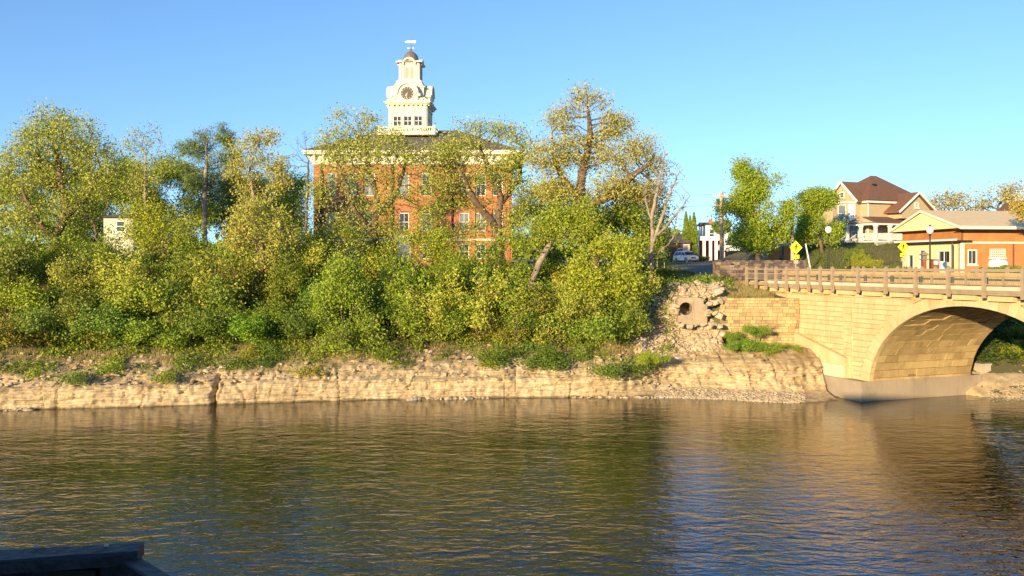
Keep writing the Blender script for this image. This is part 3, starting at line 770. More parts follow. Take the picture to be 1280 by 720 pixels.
# concrete post under the far side of the arch
t = empty('concrete_post', (px2x(1226, 59.5), 59.5, 0), BROT, 'blue grey concrete post standing in shade just behind the arch', 'post')
mb = MB(); mb.box(-.45, .45, -.4, .4, -.4, py2z(456, 59.5)); mb.box(-.5, .5, -.45, .45, py2z(456, 59.5)+.002, py2z(456, 59.5)+.12); mb.build('shaft', M['concrete'], t)

# ------------------------------------------------------------------ roads
def strip(name, path, w, mtl, lift, zf=None):
    V = []; Q = []; pts = []
    for a, b in zip(path[:-1], path[1:]):
        a = Vector(a); b = Vector(b); k = max(2, int((b-a).length/1.5))
        for i in range(k): pts.append(a.lerp(b, i/k))
    pts.append(Vector(path[-1]))
    for i, p in enumerate(pts):
        d = (pts[min(i+1, len(pts)-1)]-pts[max(0, i-1)]).normalized(); nn = Vector((-d.y, d.x))
        zc = max(terrain(*(p+nn*o)) for o in (-w/2, -w/4, 0, w/4, w/2))
        for o in (-w/2, 0, w/2):
            q = p+nn*o; V.append((q.x, q.y, zc+lift))
    for i in range(len(pts)-1):
        for j in range(2): Q.append((i*3+j, i*3+j+1, i*3+j+4, i*3+j+3))
    o = raw_mesh(name, V, Q, mtl, smooth=True); tag(o, kind='structure'); return o
bx_ = bl(-12.8, WID/2+.3, 0)
strip('road', [(bx_.x, bx_.y), (20.5, 76), (21, 92), (22.5, 112), (26, 130), (32, 160)], 7, M['asphalt'], .10)
strip('road', [(20.5, 75), (32, 80), (41, 79), (60, 78), (90, 76)], 7, M['asphalt'], .104)
strip('road', [(22.5, 116), (10, 120), (-12, 126)], 6, M['asphalt'], .108)
strip('pavement', [(29, 72), (40.5, 73.2), (60, 72.5), (90, 71)], 2, M['paving'], .2)

# ------------------------------------------------------------------ walls with openings
def panel(mb, x0, x1, z0, z1, y0, y1, holes, m=0):
    """box wall in the x-z plane between y0 and y1 with rectangular holes (hx0,hx1,hz0,hz1)"""
    xs_ = sorted(set([x0, x1]+[h[0] for h in holes]+[h[1] for h in holes]))
    for a, b in zip(xs_[:-1], xs_[1:]):
        hs = sorted([(h[2], h[3]) for h in holes if h[0] < b-1e-6 and h[1] > a+1e-6]); z = z0
        for h0, h1 in hs:
            if h0 > z: mb.box(a, b, y0, y1, z, h0, m)
            z = h1
        if z < z1: mb.box(a, b, y0, y1, z, z1, m)
def window(parent, xc, zc, w, h, y, frame, glass, arch=False, mull=(1, 2), depth=.1, sill=True, name='window', fw=.07, hood=None):
    """frame standing in an opening whose outer face is at y (facing -y)"""
    mb = MB(); x0, x1, z0, z1 = xc-w/2, xc+w/2, zc-h/2, zc+h/2
    mb.box(x0, x0+fw, y-.02, y+depth, z0, z1); mb.box(x1-fw, x1, y-.02, y+depth, z0, z1)
    mb.box(x0+fw, x1-fw, y-.02, y+depth, z0, z0+fw); mb.box(x0+fw, x1-fw, y-.02, y+depth, z1-fw, z1)
    for i in range(1, mull[0]+1):
        xx = x0+w*i/(mull[0]+1); mb.box(xx-.02, xx+.02, y+.03, y+.07, z0+fw, z1-fw)
    for i in range(1, mull[1]):
        zz = z0+h*i/mull[1]; mb.box(x0+fw, x1-fw, y+.0, y+.08, zz-.035, zz+.035)
    f = mb.build(name, frame, parent)
    if arch:
        am = MB(); n_ = 8
        for i in range(n_):
            a0, a1 = math.pi*i/n_, math.pi*(i+1)/n_
            pts = [(xc+w*.5*math.cos(a0), y-.03, z1+h*.12*math.sin(a0)), (xc+w*.62*math.cos(a0), y-.03, z1+h*.12*math.sin(a0)+.16), (xc+w*.62*math.cos(a1), y-.03, z1+h*.12*math.sin(a1)+.16), (xc+w*.5*math.cos(a1), y-.03, z1+h*.12*math.sin(a1))]
            am.prism(pts, (0, .06, 0))
        am.build('hood', hood or frame, f)
    g_ = MB(); g_.box(x0+fw*.5, x1-fw*.5, y+.05, y+.065, z0+fw*.5, z1-fw*.5); g_.build('pane', glass, f)
    if sill:
        s_ = MB(); s_.box(x0-.1, x1+.1, y-.1, y-.022, z0-.12, z0); s_.build('sill', hood or frame, f)
    return f

# ------------------------------------------------------------------ courthouse
YC = 100.0
ch = empty('courthouse', (px2x(392, YC), YC, 0), 0, 'red brick courthouse with white cornice and clock tower behind the trees', 'courthouse')
LX = px2x(640, YC)-px2x(392, YC); DZ = 16.0; ZB = 8.0; ZE = py2z(205, YC); ZC = py2z(190, YC)
def cx(px): return px2x(px, YC)-px2x(392, YC)
ups = [414, 439, 462, 505, 533, 580, 601, 622]
wins = []
for p in ups:
    wins.append((cx(p), (py2z(216, YC)+py2z(245, YC))/2, 1.15, 2.6)); wins.append((cx(p), (py2z(266, YC)+py2z(289, YC))/2, 1.15, 2.1))
    if p != 505: wins.append((cx(p), 9.9, 1.15, 1.7))
holes = [(x-w/2, x+w/2, z-h/2, z+h/2) for x, z, w, h in wins]+[(cx(505)-.8, cx(505)+.8, ZB+.6, ZB+3.4)]
mb = MB(); panel(mb, 0, LX, ZB, ZE, 0, .45, holes)
side = MB()
swz = [(py2z(216, YC)+py2z(245, YC))/2, (py2z(266, YC)+py2z(289, YC))/2]
mb.box(0, .45, .451, DZ, ZB, ZE); mb.box(LX-.45, LX, .451, DZ, ZB, ZE); mb.box(.451, LX-.451, DZ-.45, DZ, ZB, ZE)
mb.build('wall', M['courtbrick'], ch)
mb = MB()
for p in (398, 427, 451, 480, 519, 553, 591, 612, 634):          # brick pilasters
    x = cx(p); mb.box(x-.28, x+.28, -.12, -.001, ZB, ZE)
mb.build('pilaster', M['courtbrick'], ch)
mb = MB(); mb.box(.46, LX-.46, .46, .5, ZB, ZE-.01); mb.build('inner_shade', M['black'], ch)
for i, (x, z, w, h) in enumerate(wins): window(ch, x, z, w, h, .12, M['trim'], M['glass'] if i % 3 else M['blind'], arch=True, mull=(1, 2), hood=M['cream'], fw=.1)
mb = MB(); mb.box(cx(505)-.8, cx(505)+.8, .15, .25, ZB+.6, ZB+3.4); mb.box(cx(505)-1.1, cx(505)+1.1, -.35, -.13, ZB+3.4, ZB+3.75); mb.build('door', M['cream'], ch)
# cornice: frieze, brackets, projecting eave
mb = MB()
def ring(mb, x0, x1, y0, y1, t, z0, z1, m=0):
    mb.box(x0-t, x1+t, y0-t, y0, z0, z1, m); mb.box(x0-t, x1+t, y1, y1+t, z0, z1, m); mb.box(x0-t, x0, y0, y1, z0, z1, m); mb.box(x1, x1+t, y0, y1, z0, z1, m)
ring(mb, 0, LX, 0, DZ, .16, ZE-.05, ZC-.32); ring(mb, 0, LX, 0, DZ, .95, ZC-.32, ZC-.12); ring(mb, 0, LX, 0, DZ, 1.08, ZC-.12, ZC+.08)
x = .1
while x < LX:
    mb.prism([(x, -.16, ZE+.15), (x, -.16, ZC-.32), (x, -.85, ZC-.32), (x, -.6, ZC-.6)], (.18, 0, 0)); x += 1.0
y = .1
while y < DZ:
    mb.prism([(-.16, y, ZE+.15), (-.16, y, ZC-.32), (-.85, y, ZC-.32), (-.6, y, ZC-.6)], (0, .18, 0)); y += 1.0
mb.build('cornice', M['cream'], ch)
mb = MB(); mb.box(-.05, LX+.05, -.17, -.121, 11.1, 11.35); mb.build('string_course', M['cream'], ch)
mb = MB(); mb.tube([(cx(402), -.22, ZB), (cx(402), -.22, ZE)], .13, 8); mb.build('downspout', M['downspout'], ch); mb = MB(); mb.tube([(cx(490), -.22, ZB), (cx(490), -.22, ZE)], .13, 8); mb.build('downspout', M['downspout'], ch)
# low hipped roof
ZR = py2z(163, 106)
mb = MB(); e = 1.05; tx0, tx1, ty = cx(490)-.5, cx(540)+1.0, 5.0
mb.add([(-e, -e, ZC+.081), (LX+e, -e, ZC+.081), (LX+e, DZ+e, ZC+.081), (-e, DZ+e, ZC+.081), (tx0-1.5, 6.0, ZR), (tx1+1.5, 6.0, ZR), (tx1+1.5, 10.0, ZR), (tx0-1.5, 10.0, ZR)],
       [(0, 1, 5, 4), (1, 2, 6, 5), (2, 3, 7, 6), (3, 0, 4, 7), (4, 5, 6, 7), (0, 3, 2, 1)])
mb.build('roof', M['roof_dark'], ch)
# clock tower (centre 106 m away)
YT = 106.0; TX = px2x(513.6, YT)-px2x(392, YC); TY = YT-YC
def tz(py): return py2z(py, YT-2.2)
def k_(px): return px/F*(YT-2.2)
tw = bpy.data.objects.new('clock_tower', None); link(tw, ch); tw.location = (TX, TY, 0); tw.rotation_euler = (0, 0, R(-3))
def sq(mb, hw, z0, z1, m=0): mb.box(-hw, hw, -hw, hw, z0, z1, m)
mb = MB()
H1 = 2.18
# belfry stage with three round-headed openings per face
z0, z1 = tz(166), tz(131)
wc = [-k_(13.2), 0, k_(13.2)]; wh0, wh1 = tz(157), tz(145)
for rot in range(4):
    f = MB(); hs = [(c-.42, c+.42, wh0, wh1) for c in wc]; panel(f, -H1, H1-.3*(rot % 2 == 5), z0, z1, -H1, -H1+.3, hs)
    for c in wc:
        n_ = 8                                               # arched heads
        for i in range(n_):
            a0, a1 = math.pi*i/n_, math.pi*(i+1)/n_
            f.prism([(c+.42*math.cos(a0), -H1-.04, wh1-.02+.42*math.sin(a0)), (c+.56*math.cos(a0), -H1-.04, wh1-.02+.56*math.sin(a0)), (c+.56*math.cos(a1), -H1-.04, wh1-.02+.56*math.sin(a1)), (c+.42*math.cos(a1), -H1-.04, wh1-.02+.42*math.sin(a1))], (0, .12, 0))
    for c in (-H1+.16, -k_(6.6), k_(6.6), H1-.16): f.box(c-.13, c+.13, -H1-.1, -H1-.001, z0, z1)
    f.box(-H1-.12, H1+.12, -H1-.14, -H1-.101, tz(136), tz(134)); 
    Mx = Matrix.Rotation(R(90*rot), 4, 'Z'); sc = 1-.0004*rot
    mb.add([(Mx @ Vector(p))*1.0 for p in f.v], f.f)
sq(mb, H1-.31, z0, z1)
# balustrade deck round the foot
mb.box(-3.4, 3.4, -3.4, 3.4, tz(170), tz(166.5))
for rot in range(4):
    f = MB(); f.box(-3.3, 3.3, -3.3, -3.2, tz(161.5), tz(160)); f.box(-3.3, 3.3, -3.3, -3.2, tz(166), tz(165.3))
    x = -3.3
    while x < 3.3: f.box(x, x+.08, -3.29, -3.21, tz(165.3), tz(161.5)); x += .26
    for c in (-3.25, 0, 3.25): f.box(c-.14, c+.14, -3.4, -3.12, tz(166.4), tz(158.5))
    Mx = Matrix.Rotation(R(90*rot), 4, 'Z'); mb.add([Mx @ Vector(p) for p in f.v], f.f)
# cornice 1
sq(mb, 2.4, tz(131), tz(130)); sq(mb, 2.62, tz(130)+.002, tz(128.6)); sq(mb, 2.75, tz(128.6)+.002, tz(127.4))
for rot in range(4):
    f = MB()
    for c in np.linspace(-2.2, 2.2, 9): f.box(c-.06, c+.06, -2.55, -2.2, tz(132.6), tz(131))
    Mx = Matrix.Rotation(R(90*rot), 4, 'Z'); mb.add([Mx @ Vector(p) for p in f.v], f.f)
# clock stage: core plus projecting, gabled clock dormers on all sides
zc0, zc1 = tz(127.4)+.002, tz(108.5)
sq(mb, 1.8, zc0, zc1)
# sloping skirt
mb.add([(-2.6, -2.6, zc0), (2.6, -2.6, zc0), (2.6, 2.6, zc0), (-2.6, 2.6, zc0), (-1.82, -1.82, tz(120)), (1.82, -1.82, tz(120)), (1.82, 1.82, tz(120)), (-1.82, 1.82, tz(120))], [(0, 1, 5, 4), (1, 2, 6, 5), (2, 3, 7, 6), (3, 0, 4, 7)])
CLZ = tz(117.3); CR = k_(8.3)
for rot in range(4):
    f = MB(); dp = 2.5
    pts = [(-1.25, zc0), (1.25, zc0), (1.25, tz(119))]
    for i in range(0, 13):
        a = math.pi*i/12; pts.append((1.12*math.cos(a), CLZ+1.12*math.sin(a)))
    pts.append((-1.25, tz(119)))
    f.prism([(p[0], -dp, p[1]) for p in pts], (0, 1.2, 0))
    # arched hood
    n_ = 14
    for i in range(n_):
        a0, a1 = math.pi*i/n_, math.pi*(i+1)/n_
        f.prism([(1.13*math.cos(a0), -dp-.22, CLZ+1.13*math.sin(a0)), (1.32*math.cos(a0), -dp-.22, CLZ+1.32*math.sin(a0)), (1.32*math.cos(a1), -dp-.22, CLZ+1.32*math.sin(a1)), (1.13*math.cos(a1), -dp-.22, CLZ+1.13*math.sin(a1))], (0, 1.3, 0))
    # scroll feet
    for s in (-1, 1):
        f.tube([(s*1.36, -dp-.1, CLZ-.15), (s*1.36, -dp+.5, CLZ-.15)], .18, 10); f.tube([(s*1.62, -dp-.05, zc0+.22), (s*1.62, -dp+.5, zc0+.22)], .2, 10)
    Mx = Matrix.Rotation(R(90*rot), 4, 'Z'); mb.add([Mx @ Vector(p) for p in f.v], f.f)
# upper cornices and sloped pedestal
def frus(mb, a, z0, b, z1): mb.add([(-a, -a, z0), (a, -a, z0), (a, a, z0), (-a, a, z0), (-b, -b, z1), (b, -b, z1), (b, b, z1), (-b, b, z1)], [(0, 1, 5, 4), (1, 2, 6, 5), (2, 3, 7, 6), (3, 0, 4, 7), (4, 5, 6, 7), (0, 3, 2, 1)])
sq(mb, 1.95, tz(108.5)+.002, tz(107)); frus(mb, 1.8, tz(107)+.002, 1.45, tz(101)); sq(mb, 1.5, tz(101)+.002, tz(99.3)); sq(mb, 1.3, tz(99.3)+.002, tz(97))
# lantern
zl0, zl1 = tz(97)+.002, tz(76); HL = 1.13
sq(mb, HL, zl0, zl1)
for rot in range(4):
    f = MB()
    for c in (-HL+.1, -.68, .68, HL-.1): f.box(c-.1, c+.1, -HL-.1, -HL-.001, zl0, zl1)
    n_ = 12
    for i in range(n_):
        a0, a1 = math.pi*i/n_, math.pi*(i+1)/n_
        f.prism([(.62*math.cos(a0), -HL-.35, tz(78)+.62*math.sin(a0)), (.8*math.cos(a0), -HL-.35, tz(78)+.8*math.sin(a0)), (.8*math.cos(a1), -HL-.35, tz(78)+.8*math.sin(a1)), (.62*math.cos(a1), -HL-.35, tz(78)+.62*math.sin(a1))], (0, 1.2, 0))
    pts = [(.62*math.cos(math.pi*i/12), -HL-.1, tz(78)+.62*math.sin(math.pi*i/12)) for i in range(13)]; f.prism(pts, (0, .9, 0))
    for s in (-1, 1):
        f.box(s*1.1-.32, s*1.1+.32, -HL-.42, -HL+.3, tz(76), tz(74.2))
    Mx = Matrix.Rotation(R(90*rot), 4, 'Z'); mb.add([Mx @ Vector(p) for p in f.v], f.f)
mb.build('tower_body', M['tower_white'], tw)
mb = MB()
for rot in range(4):
    f = MB()
    for c in wc: f.box(c-.4, c+.4, -H1+.12, -H1+.16, wh0, wh1+.4)
    Mx = Matrix.Rotation(R(90*rot), 4, 'Z'); mb.add([Mx @ Vector(p) for p in f.v], f.f)
mb.build('window', M['glass'], tw)
mb = MB()
for rot in range(4):
    f = MB()
    for c in wc: f.box(c-.03, c+.03, -H1+.06, -H1+.1, wh0, wh1+.4); f.box(c-.4, c+.4, -H1+.06, -H1+.1, (wh0+wh1)/2-.03, (wh0+wh1)/2+.03); f.box(c-.4, c+.4, -H1+.06, -H1+.1, wh1-.04, wh1+.02)
    Mx = Matrix.Rotation(R(90*rot), 4, 'Z'); mb.add([Mx @ Vector(p) for p in f.v], f.f)
mb.build('glazing_bars', M['trim'], tw)
mb = MB()
for rot in range(4):
    f = MB()
    for c in (-.3, .3):
        f.box(c-.2, c+.2, -HL-.03, -HL-.004, tz(96), tz(81.5))
        for z in np.arange(tz(96), tz(81.5), .14): f.box(c-.2, c+.2, -HL-.06, -HL-.031, z, z+.05)
    Mx = Matrix.Rotation(R(90*rot), 4, 'Z'); mb.add([Mx @ Vector(p) for p in f.v], f.f)
mb.build('louvres', M['louvre'], tw)
# clock face
mb = MB(); n_ = 32; dp = 2.5
mb.prism([(CR*math.cos(2*math.pi*i/n_), -dp-.05, CLZ+CR*math.sin(2*math.pi*i/n_)) for i in range(n_)], (0, .049, 0)); cf = mb.build('clock_face', M['clock'], tw)
mb = MB()
rg = [(CR*.98, CR*1.06)]
for i in range(n_):
    a0, a1 = 2*math.pi*i/n_, 2*math.pi*(i+1)/n_
    mb.prism([(CR*.97*math.cos(a0), -dp-.08, CLZ+CR*.97*math.sin(a0)), (CR*1.08*math.cos(a0), -dp-.08, CLZ+CR*1.08*math.sin(a0)), (CR*1.08*math.cos(a1), -dp-.08, CLZ+CR*1.08*math.sin(a1)), (CR*.97*math.cos(a1), -dp-.08, CLZ+CR*.97*math.sin(a1))], (0, .079, 0))
mb.build('clock_rim', M['cream'], tw)
mb = MB()
for i in range(12):
    a = 2*math.pi*i/12; d = Vector((math.sin(a), 0, math.cos(a))); mb.bar(Vector((0, -dp-.07, CLZ))+d*CR*.7, Vector((0, -dp-.07, CLZ))+d*CR*.88, .05, .02, up=(0, 1, 0))
mb.build('numerals', M['gilt'], cf)
mb = MB()
for ang, ln, wd in ((217, .52, .075), (190, .8, .055)):       # about 7:32
    a = R(ang); d = Vector((math.sin(a), 0, math.cos(a))); mb.bar(Vector((0, -dp-.1, CLZ))-d*CR*.12, Vector((0, -dp-.1, CLZ))+d*CR*ln, wd, .02, up=(0, 1, 0))
mb.build('clock_hands', M['gilt'], cf)
# ogee dome, finial, weathervane
mb = MB(); zd0 = tz(74.2)+.002; hh = tz(58.5)-zd0
mb.box(-1.42, 1.42, -1.42, 1.42, tz(75.5), zd0+.05)
prof = [(1.5, 0), (1.32, .08), (1.12, .2), (1.0, .38), (.92, .55), (.74, .72), (.48, .86), (.22, .95), (.1, 1.05)]
mb.lathe((0, 0, zd0+.05), [(r_*.9, h_*hh) for r_, h_ in prof], 20); mb.build('dome', M['dome'], tw, smooth=False)
mb = MB(); zt = zd0+hh
mb.tube([(0, 0, zt), (0, 0, tz(43.5))], [.07, .025], 8); mb.lathe((0, 0, zt+.15), [(.02, 0), (.14, .1), (.02, .22)], 10)
mb.build('finial', M['dome'], tw)
mb = MB(); zv = tz(46.2); zq = tz(54.5)
mb.bar((-.55, 0, zv), (.6, 0, zv), .05); mb.prism([(-.6, -.02, zv-.12), (0.55, -.02, zv-.18), (.62, -.02, zv+.16), (.1, -.02, zv+.1), (-.35, -.02, zv+.16), (-.75, -.02, zv+.02)], (0, .04, 0))
mb.bar((-.35, 0, zq), (.35, 0, zq), .05); mb.bar((0, -.35, zq), (0, .35, zq), .05); mb.prism([(.25, -.02, zq-.1), (.42, -.02, zq), (.25, -.02, zq+.12)], (0, .04, 0)); mb.prism([(-.4, -.02, zq-.1), (-.25, -.02, zq), (-.4, -.02, zq+.12)], (0, .04, 0))
mb.build('weathervane', M['trim'], tw)

# ------------------------------------------------------------------ brick service station by the bridge
def in_frame(origin, ang):
    c, s = math.cos(ang), math.sin(ang)
    def f(px, plane_y):                       # local x whose point on local y=plane_y projects to px
        k = (px-640)/F
        # X = ox + c*x - s*y ; Yw = oy + s*x + c*y ; X = k*Yw
        ox, oy = origin; y = plane_y
        return (k*(oy+c*y)-ox+s*y)/(c-k*s)
    return f
SA = math.atan2(.12, .99); SO = (43.0, 85.0)
st = empty('brick_station', (*SO, 0), SA, 'orange brick service station with cream gable and tan roof beyond the bridge', 'building')
LW, DP = 22.0, 10.0
ZG = 7.6; ZEV = 8.5+44.5/F*85; ZRG = ZEV+1.75
sxf = in_frame(SO, SA)
def sz(py, Y=85.5): return py2z(py, Y)
# right-hand facade (local y = 0, facing the camera)
w1x = (sxf(1209.5, 0), sxf(1221.5, 0)); w2x = (sxf(1237, 0), sxf(1257, 0))
mb = MB(); hz = [(w1x[0], w1x[1], sz(331), sz(312)), (w2x[0], w2x[1], sz(322), sz(311))]
panel(mb, 0, LW, ZG, ZEV-.05, 0, .3, hz)
# left facade (local x = 0, facing the sun): openings as (y0,y1,z0,z1)
def syf(px):                                   # local y on plane x=0 projecting to px
    k = (px-640)/F; c, s = math.cos(SA), math.sin(SA)
    return (k*SO[1]-SO[0])/(-s-k*c)
lw = [(syf(1188), syf(1172), sz(329, 87), sz(313, 87)), (syf(1157.5), syf(1149), sz(335, 91), sz(312, 91)), (syf(1142), syf(1135), sz(340, 93), sz(318, 93))]
f = MB(); panel(f, 0, DP, ZG, sz(304, 90), 0, .3, [(a, b, c, d) for a, b, c, d in lw]); fl = [(v[1], v[0], v[2]) for v in f.v]
mb2 = MB(); mb2.add(fl, f.f); mb2.build('painted_wall', M['siding'], st)
f = MB(); f.box(0, DP, .003, .3, sz(304, 90), ZEV-.05); mb.add([(v[1], v[0], v[2]) for v in f.v], f.f)
mb.box(.31, LW-.3, DP-.3, DP, ZG, ZEV-.05); mb.box(LW-.3, LW, .31, DP, ZG, ZEV-.05)
mb.build('wall', M['stationbrick'], st)
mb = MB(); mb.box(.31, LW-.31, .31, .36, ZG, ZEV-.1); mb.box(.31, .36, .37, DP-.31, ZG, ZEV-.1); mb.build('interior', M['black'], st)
# gable
mb = MB(); ov = .9
mb.prism([(-ov, -1.3, ZEV), (-ov, DP+.6, ZEV), (-ov, DP/2, ZRG+.0)], (.12, 0, 0)); 
mb.prism([(-.02, .1, ZEV-.04), (-.02, DP-.1, ZEV-.04), (-.02, DP/2, ZRG-.1)], (.25, 0, 0)); mb.build('gable', M['siding'], st)
mb = MB(); th = .16
for (ya, yb) in ((-1.45, DP/2), (DP+.85, DP/2)):
    za = ZEV-.06-.0; zb = ZRG+.12
    P = [(-ov-.1, ya, za), (LW+.5, ya, za), (LW+.5, yb, zb), (-ov-.1, yb, zb)]
    mb.prism(P, (0, 0, th))
mb.build('roof', M['tinroof'], st)
mb = MB()
for ya in (-1.5, DP+.9): mb.box(-ov-.1, LW+.5, min(ya, ya*.999), ya+.05 if ya < 0 else ya+.05, ZEV-.12, ZEV+.17)
for (ya, yb) in ((-1.5, DP/2), (DP+.9, DP/2)):
    mb.prism([(-ov-.14, ya, ZEV-.1), (-ov-.14, yb, ZRG+.05), (-ov-.14, yb, ZRG+.32), (-ov-.14, ya, ZEV+.17)], (.035, 0, 0))
mb.build('bargeboard', M['cream'], st)
mb = MB(); mb.box(-ov, LW+.4, -1.4, -.0, ZEV-.15, ZEV-.125); mb.build('soffit', M['downspout'], st)
mb = MB(); mb.box(.002, LW, -.06, -.002, sz(304.5), sz(302.2)); mb.build('stone_band', M['cream'], st)
# canopy on the left facade
mb = MB(); mb.box(-.7, .9, -.5, DP+.3, sz(304, 88)+.05, sz(302, 88)+.05); mb.build('canopy', M['black'], st)
mb = MB(); mb.box(-.74, -.705, -.54, DP+.34, sz(302.5, 88)+.05, sz(300.5, 88)+.08); mb.build('canopy_trim', M['trim'], st)
mb = MB(); mb.box(-.12, .32, -.16, -.065, ZG, sz(305)); mb.build('corner_trim', M['cream'], st)
mb = MB(); mb.tube([(sxf(1191, -.3), -.2, ZG), (sxf(1191, -.3), -.2, sz(303))], .07, 8); mb.build('downspout', M['downspout'], st); mb = MB(); mb.tube([(sxf(1266, 0), -.1, ZG), (sxf(1266, 0), -.1, sz(305))], .06, 8); mb.build('downspout', M['downspout'], st)
window(st, sum(w1x)/2, (sz(331)+sz(312))/2, w1x[1]-w1x[0], sz(312)-sz(331), .02, M['cream'], M['glass'], mull=(1, 1), hood=M['cream'], fw=.12)
f = window(st, sum(w2x)/2, (sz(322)+sz(311))/2, w2x[1]-w2x[0], sz(311)-sz(322), .02, M['cream'], M['blind'], mull=(7, 4), fw=.05, hood=M['cream'])
def side_window(y0, y1, z0, z1, name='window', ml=(0, 1)):
    wnd = bpy.data.objects.new(name, None); 
    fm = MB(); fw = .1
    fm.box(-.04, .12, y0, y0+fw, z0, z1); fm.box(-.04, .12, y1-fw, y1, z0, z1); fm.box(-.04, .12, y0+fw, y1-fw, z0, z0+fw); fm.box(-.04, .12, y0+fw, y1-fw, z1-fw, z1)
    for i in range(1, ml[0]+1): yy = y0+(y1-y0)*i/(ml[0]+1); fm.box(.0, .06, yy-.03, yy+.03, z0+fw, z1-fw)
    o = fm.build(name, M['trim'], st); g_ = MB(); g_.box(.13, .15, y0+.03, y1-.03, z0+.03, z1-.03); g_.build('pane', M['glass'], o); return o
side_window(*lw[0], ml=(1, 1)); side_window(*lw[1]); side_window(*lw[2], name='door')
# things standing about the station
def sloc(x, y): c, s = math.cos(SA), math.sin(SA); return Vector((SO[0]+c*x-s*y, SO[1]+s*x+c*y, 0))
p = sloc((sxf(1236, -1.4)+sxf(1259, -1.4))/2, -1.4)
t = empty('propane_tank', (p.x, p.y, ZG+.1), SA, 'white horizontal propane tank under the glass block window', 'tank')
mb = MB(); hl = .85; prof = [(-hl, .02), (-hl+.04, .3), (-hl+.12, .44), (-hl+.3, .5), (hl-.3, .5), (hl-.12, .44), (hl-.04, .3), (hl, .02)]
mb.tube([(a, 0, .75) for a, r_ in prof], [r_ for a, r_ in prof], 16); mb.build('tank', M['whitepaint'], t, smooth=True)
for s in (-.55, .45): m2 = MB(); m2.box(s, s+.12, -.35, .35, 0, .45); m2.build('leg', M['concrete'], t)
m2 = MB(); m2.tube([(0, 0, 1.2), (0, 0, 1.38)], .13, 10); m2.build('valve_cap', M['whitepaint'], t)
p = at(1155, 330, 82); gz = 7.55
t = empty('lantern_post', (p.x, p.y, gz), 0, 'rusty red pavilion shaped lantern post left of the black street lamp', 'post')
mb = MB(); mb.box(-.16, .16, -.16, .16, 0, 1.3); mb.build('post', M['rust'], t)
mb = MB(); mb.box(-.3, .3, -.3, .3, 1.301, 1.4); mb.box(-.2, .2, -.2, .2, 1.401, 1.75); mb.add([(-.38, -.38, 1.75), (.38, -.38, 1.75), (.38, .38, 1.75), (-.38, .38, 1.75), (0, 0, 2.2)], [(0, 1, 4), (1, 2, 4), (2, 3, 4), (3, 0, 4), (0, 3, 2, 1)]); mb.build('lantern_head', M['darkstone'], t)
p = at(1168, 330, 84.0)
t = empty('fuel_pump', (p.x, p.y, 7.6), SA, 'orange red cabinet pump standing between lamp and big shop window', 'pump')
mb = MB(); mb.box(-.3, .3, -.25, .25, 0, 1.35); mb.build('cabinet', M['rust'], t); mb = MB(); mb.box(-.22, .22, -.27, -.251, .85, 1.2); mb.build('dial', M['trim'], t)
p = at(1177, 322, 84.5)
t = empty('ice_chest', (p.x, p.y, 7.65), SA, 'white ice chest beside the big dark shop window', 'ice chest')
mb = MB(); mb.box(-.35, .35, -.3, .3, 0, 1.1); mb.build('cabinet', M['whitepaint'], t); mb = MB(); mb.box(-.33, .33, -.33, -.301, .25, 1.0); mb.build('door', M['trim'], t)

# ------------------------------------------------------------------ Victorian house on the hill
HO = (43.0, 107.0); HA = R(25)
hs_ = empty('hilltop_house', (*HO, 0), HA, 'large tan house with brown hipped roof, two gables and white porch', 'house')
zg = 10.2; ze = 16.2; 
mb = MB(); HX, HY = 9.6, 8.0
rw = [(1.2, 2.0, 15.0, 14.2)]
panel(mb, 0, HX, zg, ze, 0, .25, [(1.0, 1.9, 11.6, 13.2), (3.9, 4.9, 11.5, 13.2)])
f = MB(); panel(f, .26, HY, zg, ze, 0, .25, [(4.4, 5.3, 11.4, 13.1)]); mb.add([(v[1], v[0], v[2]) for v in f.v], f.f)
mb.box(.26, HX, HY-.25, HY, zg, ze); mb.box(HX-.25, HX, .26, HY-.26, zg, ze)
mb.box(3.35, 8.35, -2.0, -.001, 14.0, 14.95)                       # wing storey under the right gable
# turret bay at the left front
bay = [(-.75, 1.2), (-1.1, 2.2), (-1.1, 3.9), (-.75, 4.9), (.05, 4.9), (.05, 1.2)]
mb.prism([(x, y, 13.2) for x, y in bay], (0, 0, 2.95)); mb.build('wall', M['housewall'], hs_)
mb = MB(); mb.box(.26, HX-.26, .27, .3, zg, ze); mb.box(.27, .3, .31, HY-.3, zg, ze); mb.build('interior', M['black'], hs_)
def shed(mb, P, th=.14): mb.prism(P, (0, 0, th))
# hipped main roof
mb = MB(); e = .55; pk = (5.4, 4.2, 19.75)
mb.add([(-e, -e, ze), (HX+e, -e, ze), (HX+e, HY+e, ze), (-e, HY+e, ze), (pk[0]-.5, pk[1], pk[2]), (pk[0]+.5, pk[1], pk[2])], [(0, 1, 5, 4), (1, 2, 5), (2, 3, 4, 5), (3, 0, 4), (0, 3, 2, 1)])
# left gable roof (ridge along local x)
g1y0, g1y1, g1z, g1x = 0.8, 5.3, 18.55, -1.35
for ya in (g1y0-.35, g1y1+.35):
    mb.prism([(g1x, ya, ze-.25), (3.2, ya, ze-.25), (3.6, 3.05, g1z), (g1x, 3.05, g1z)], (0, 0, .13))
# right gable roof (ridge along local y)
for xa in (2.5, 9.1):
    mb.prism([(xa, -2.4, 14.65), (xa, 1.5, 14.65), (5.85, 3.2, 17.1), (5.85, -2.4, 17.1)], (0, 0, .13))
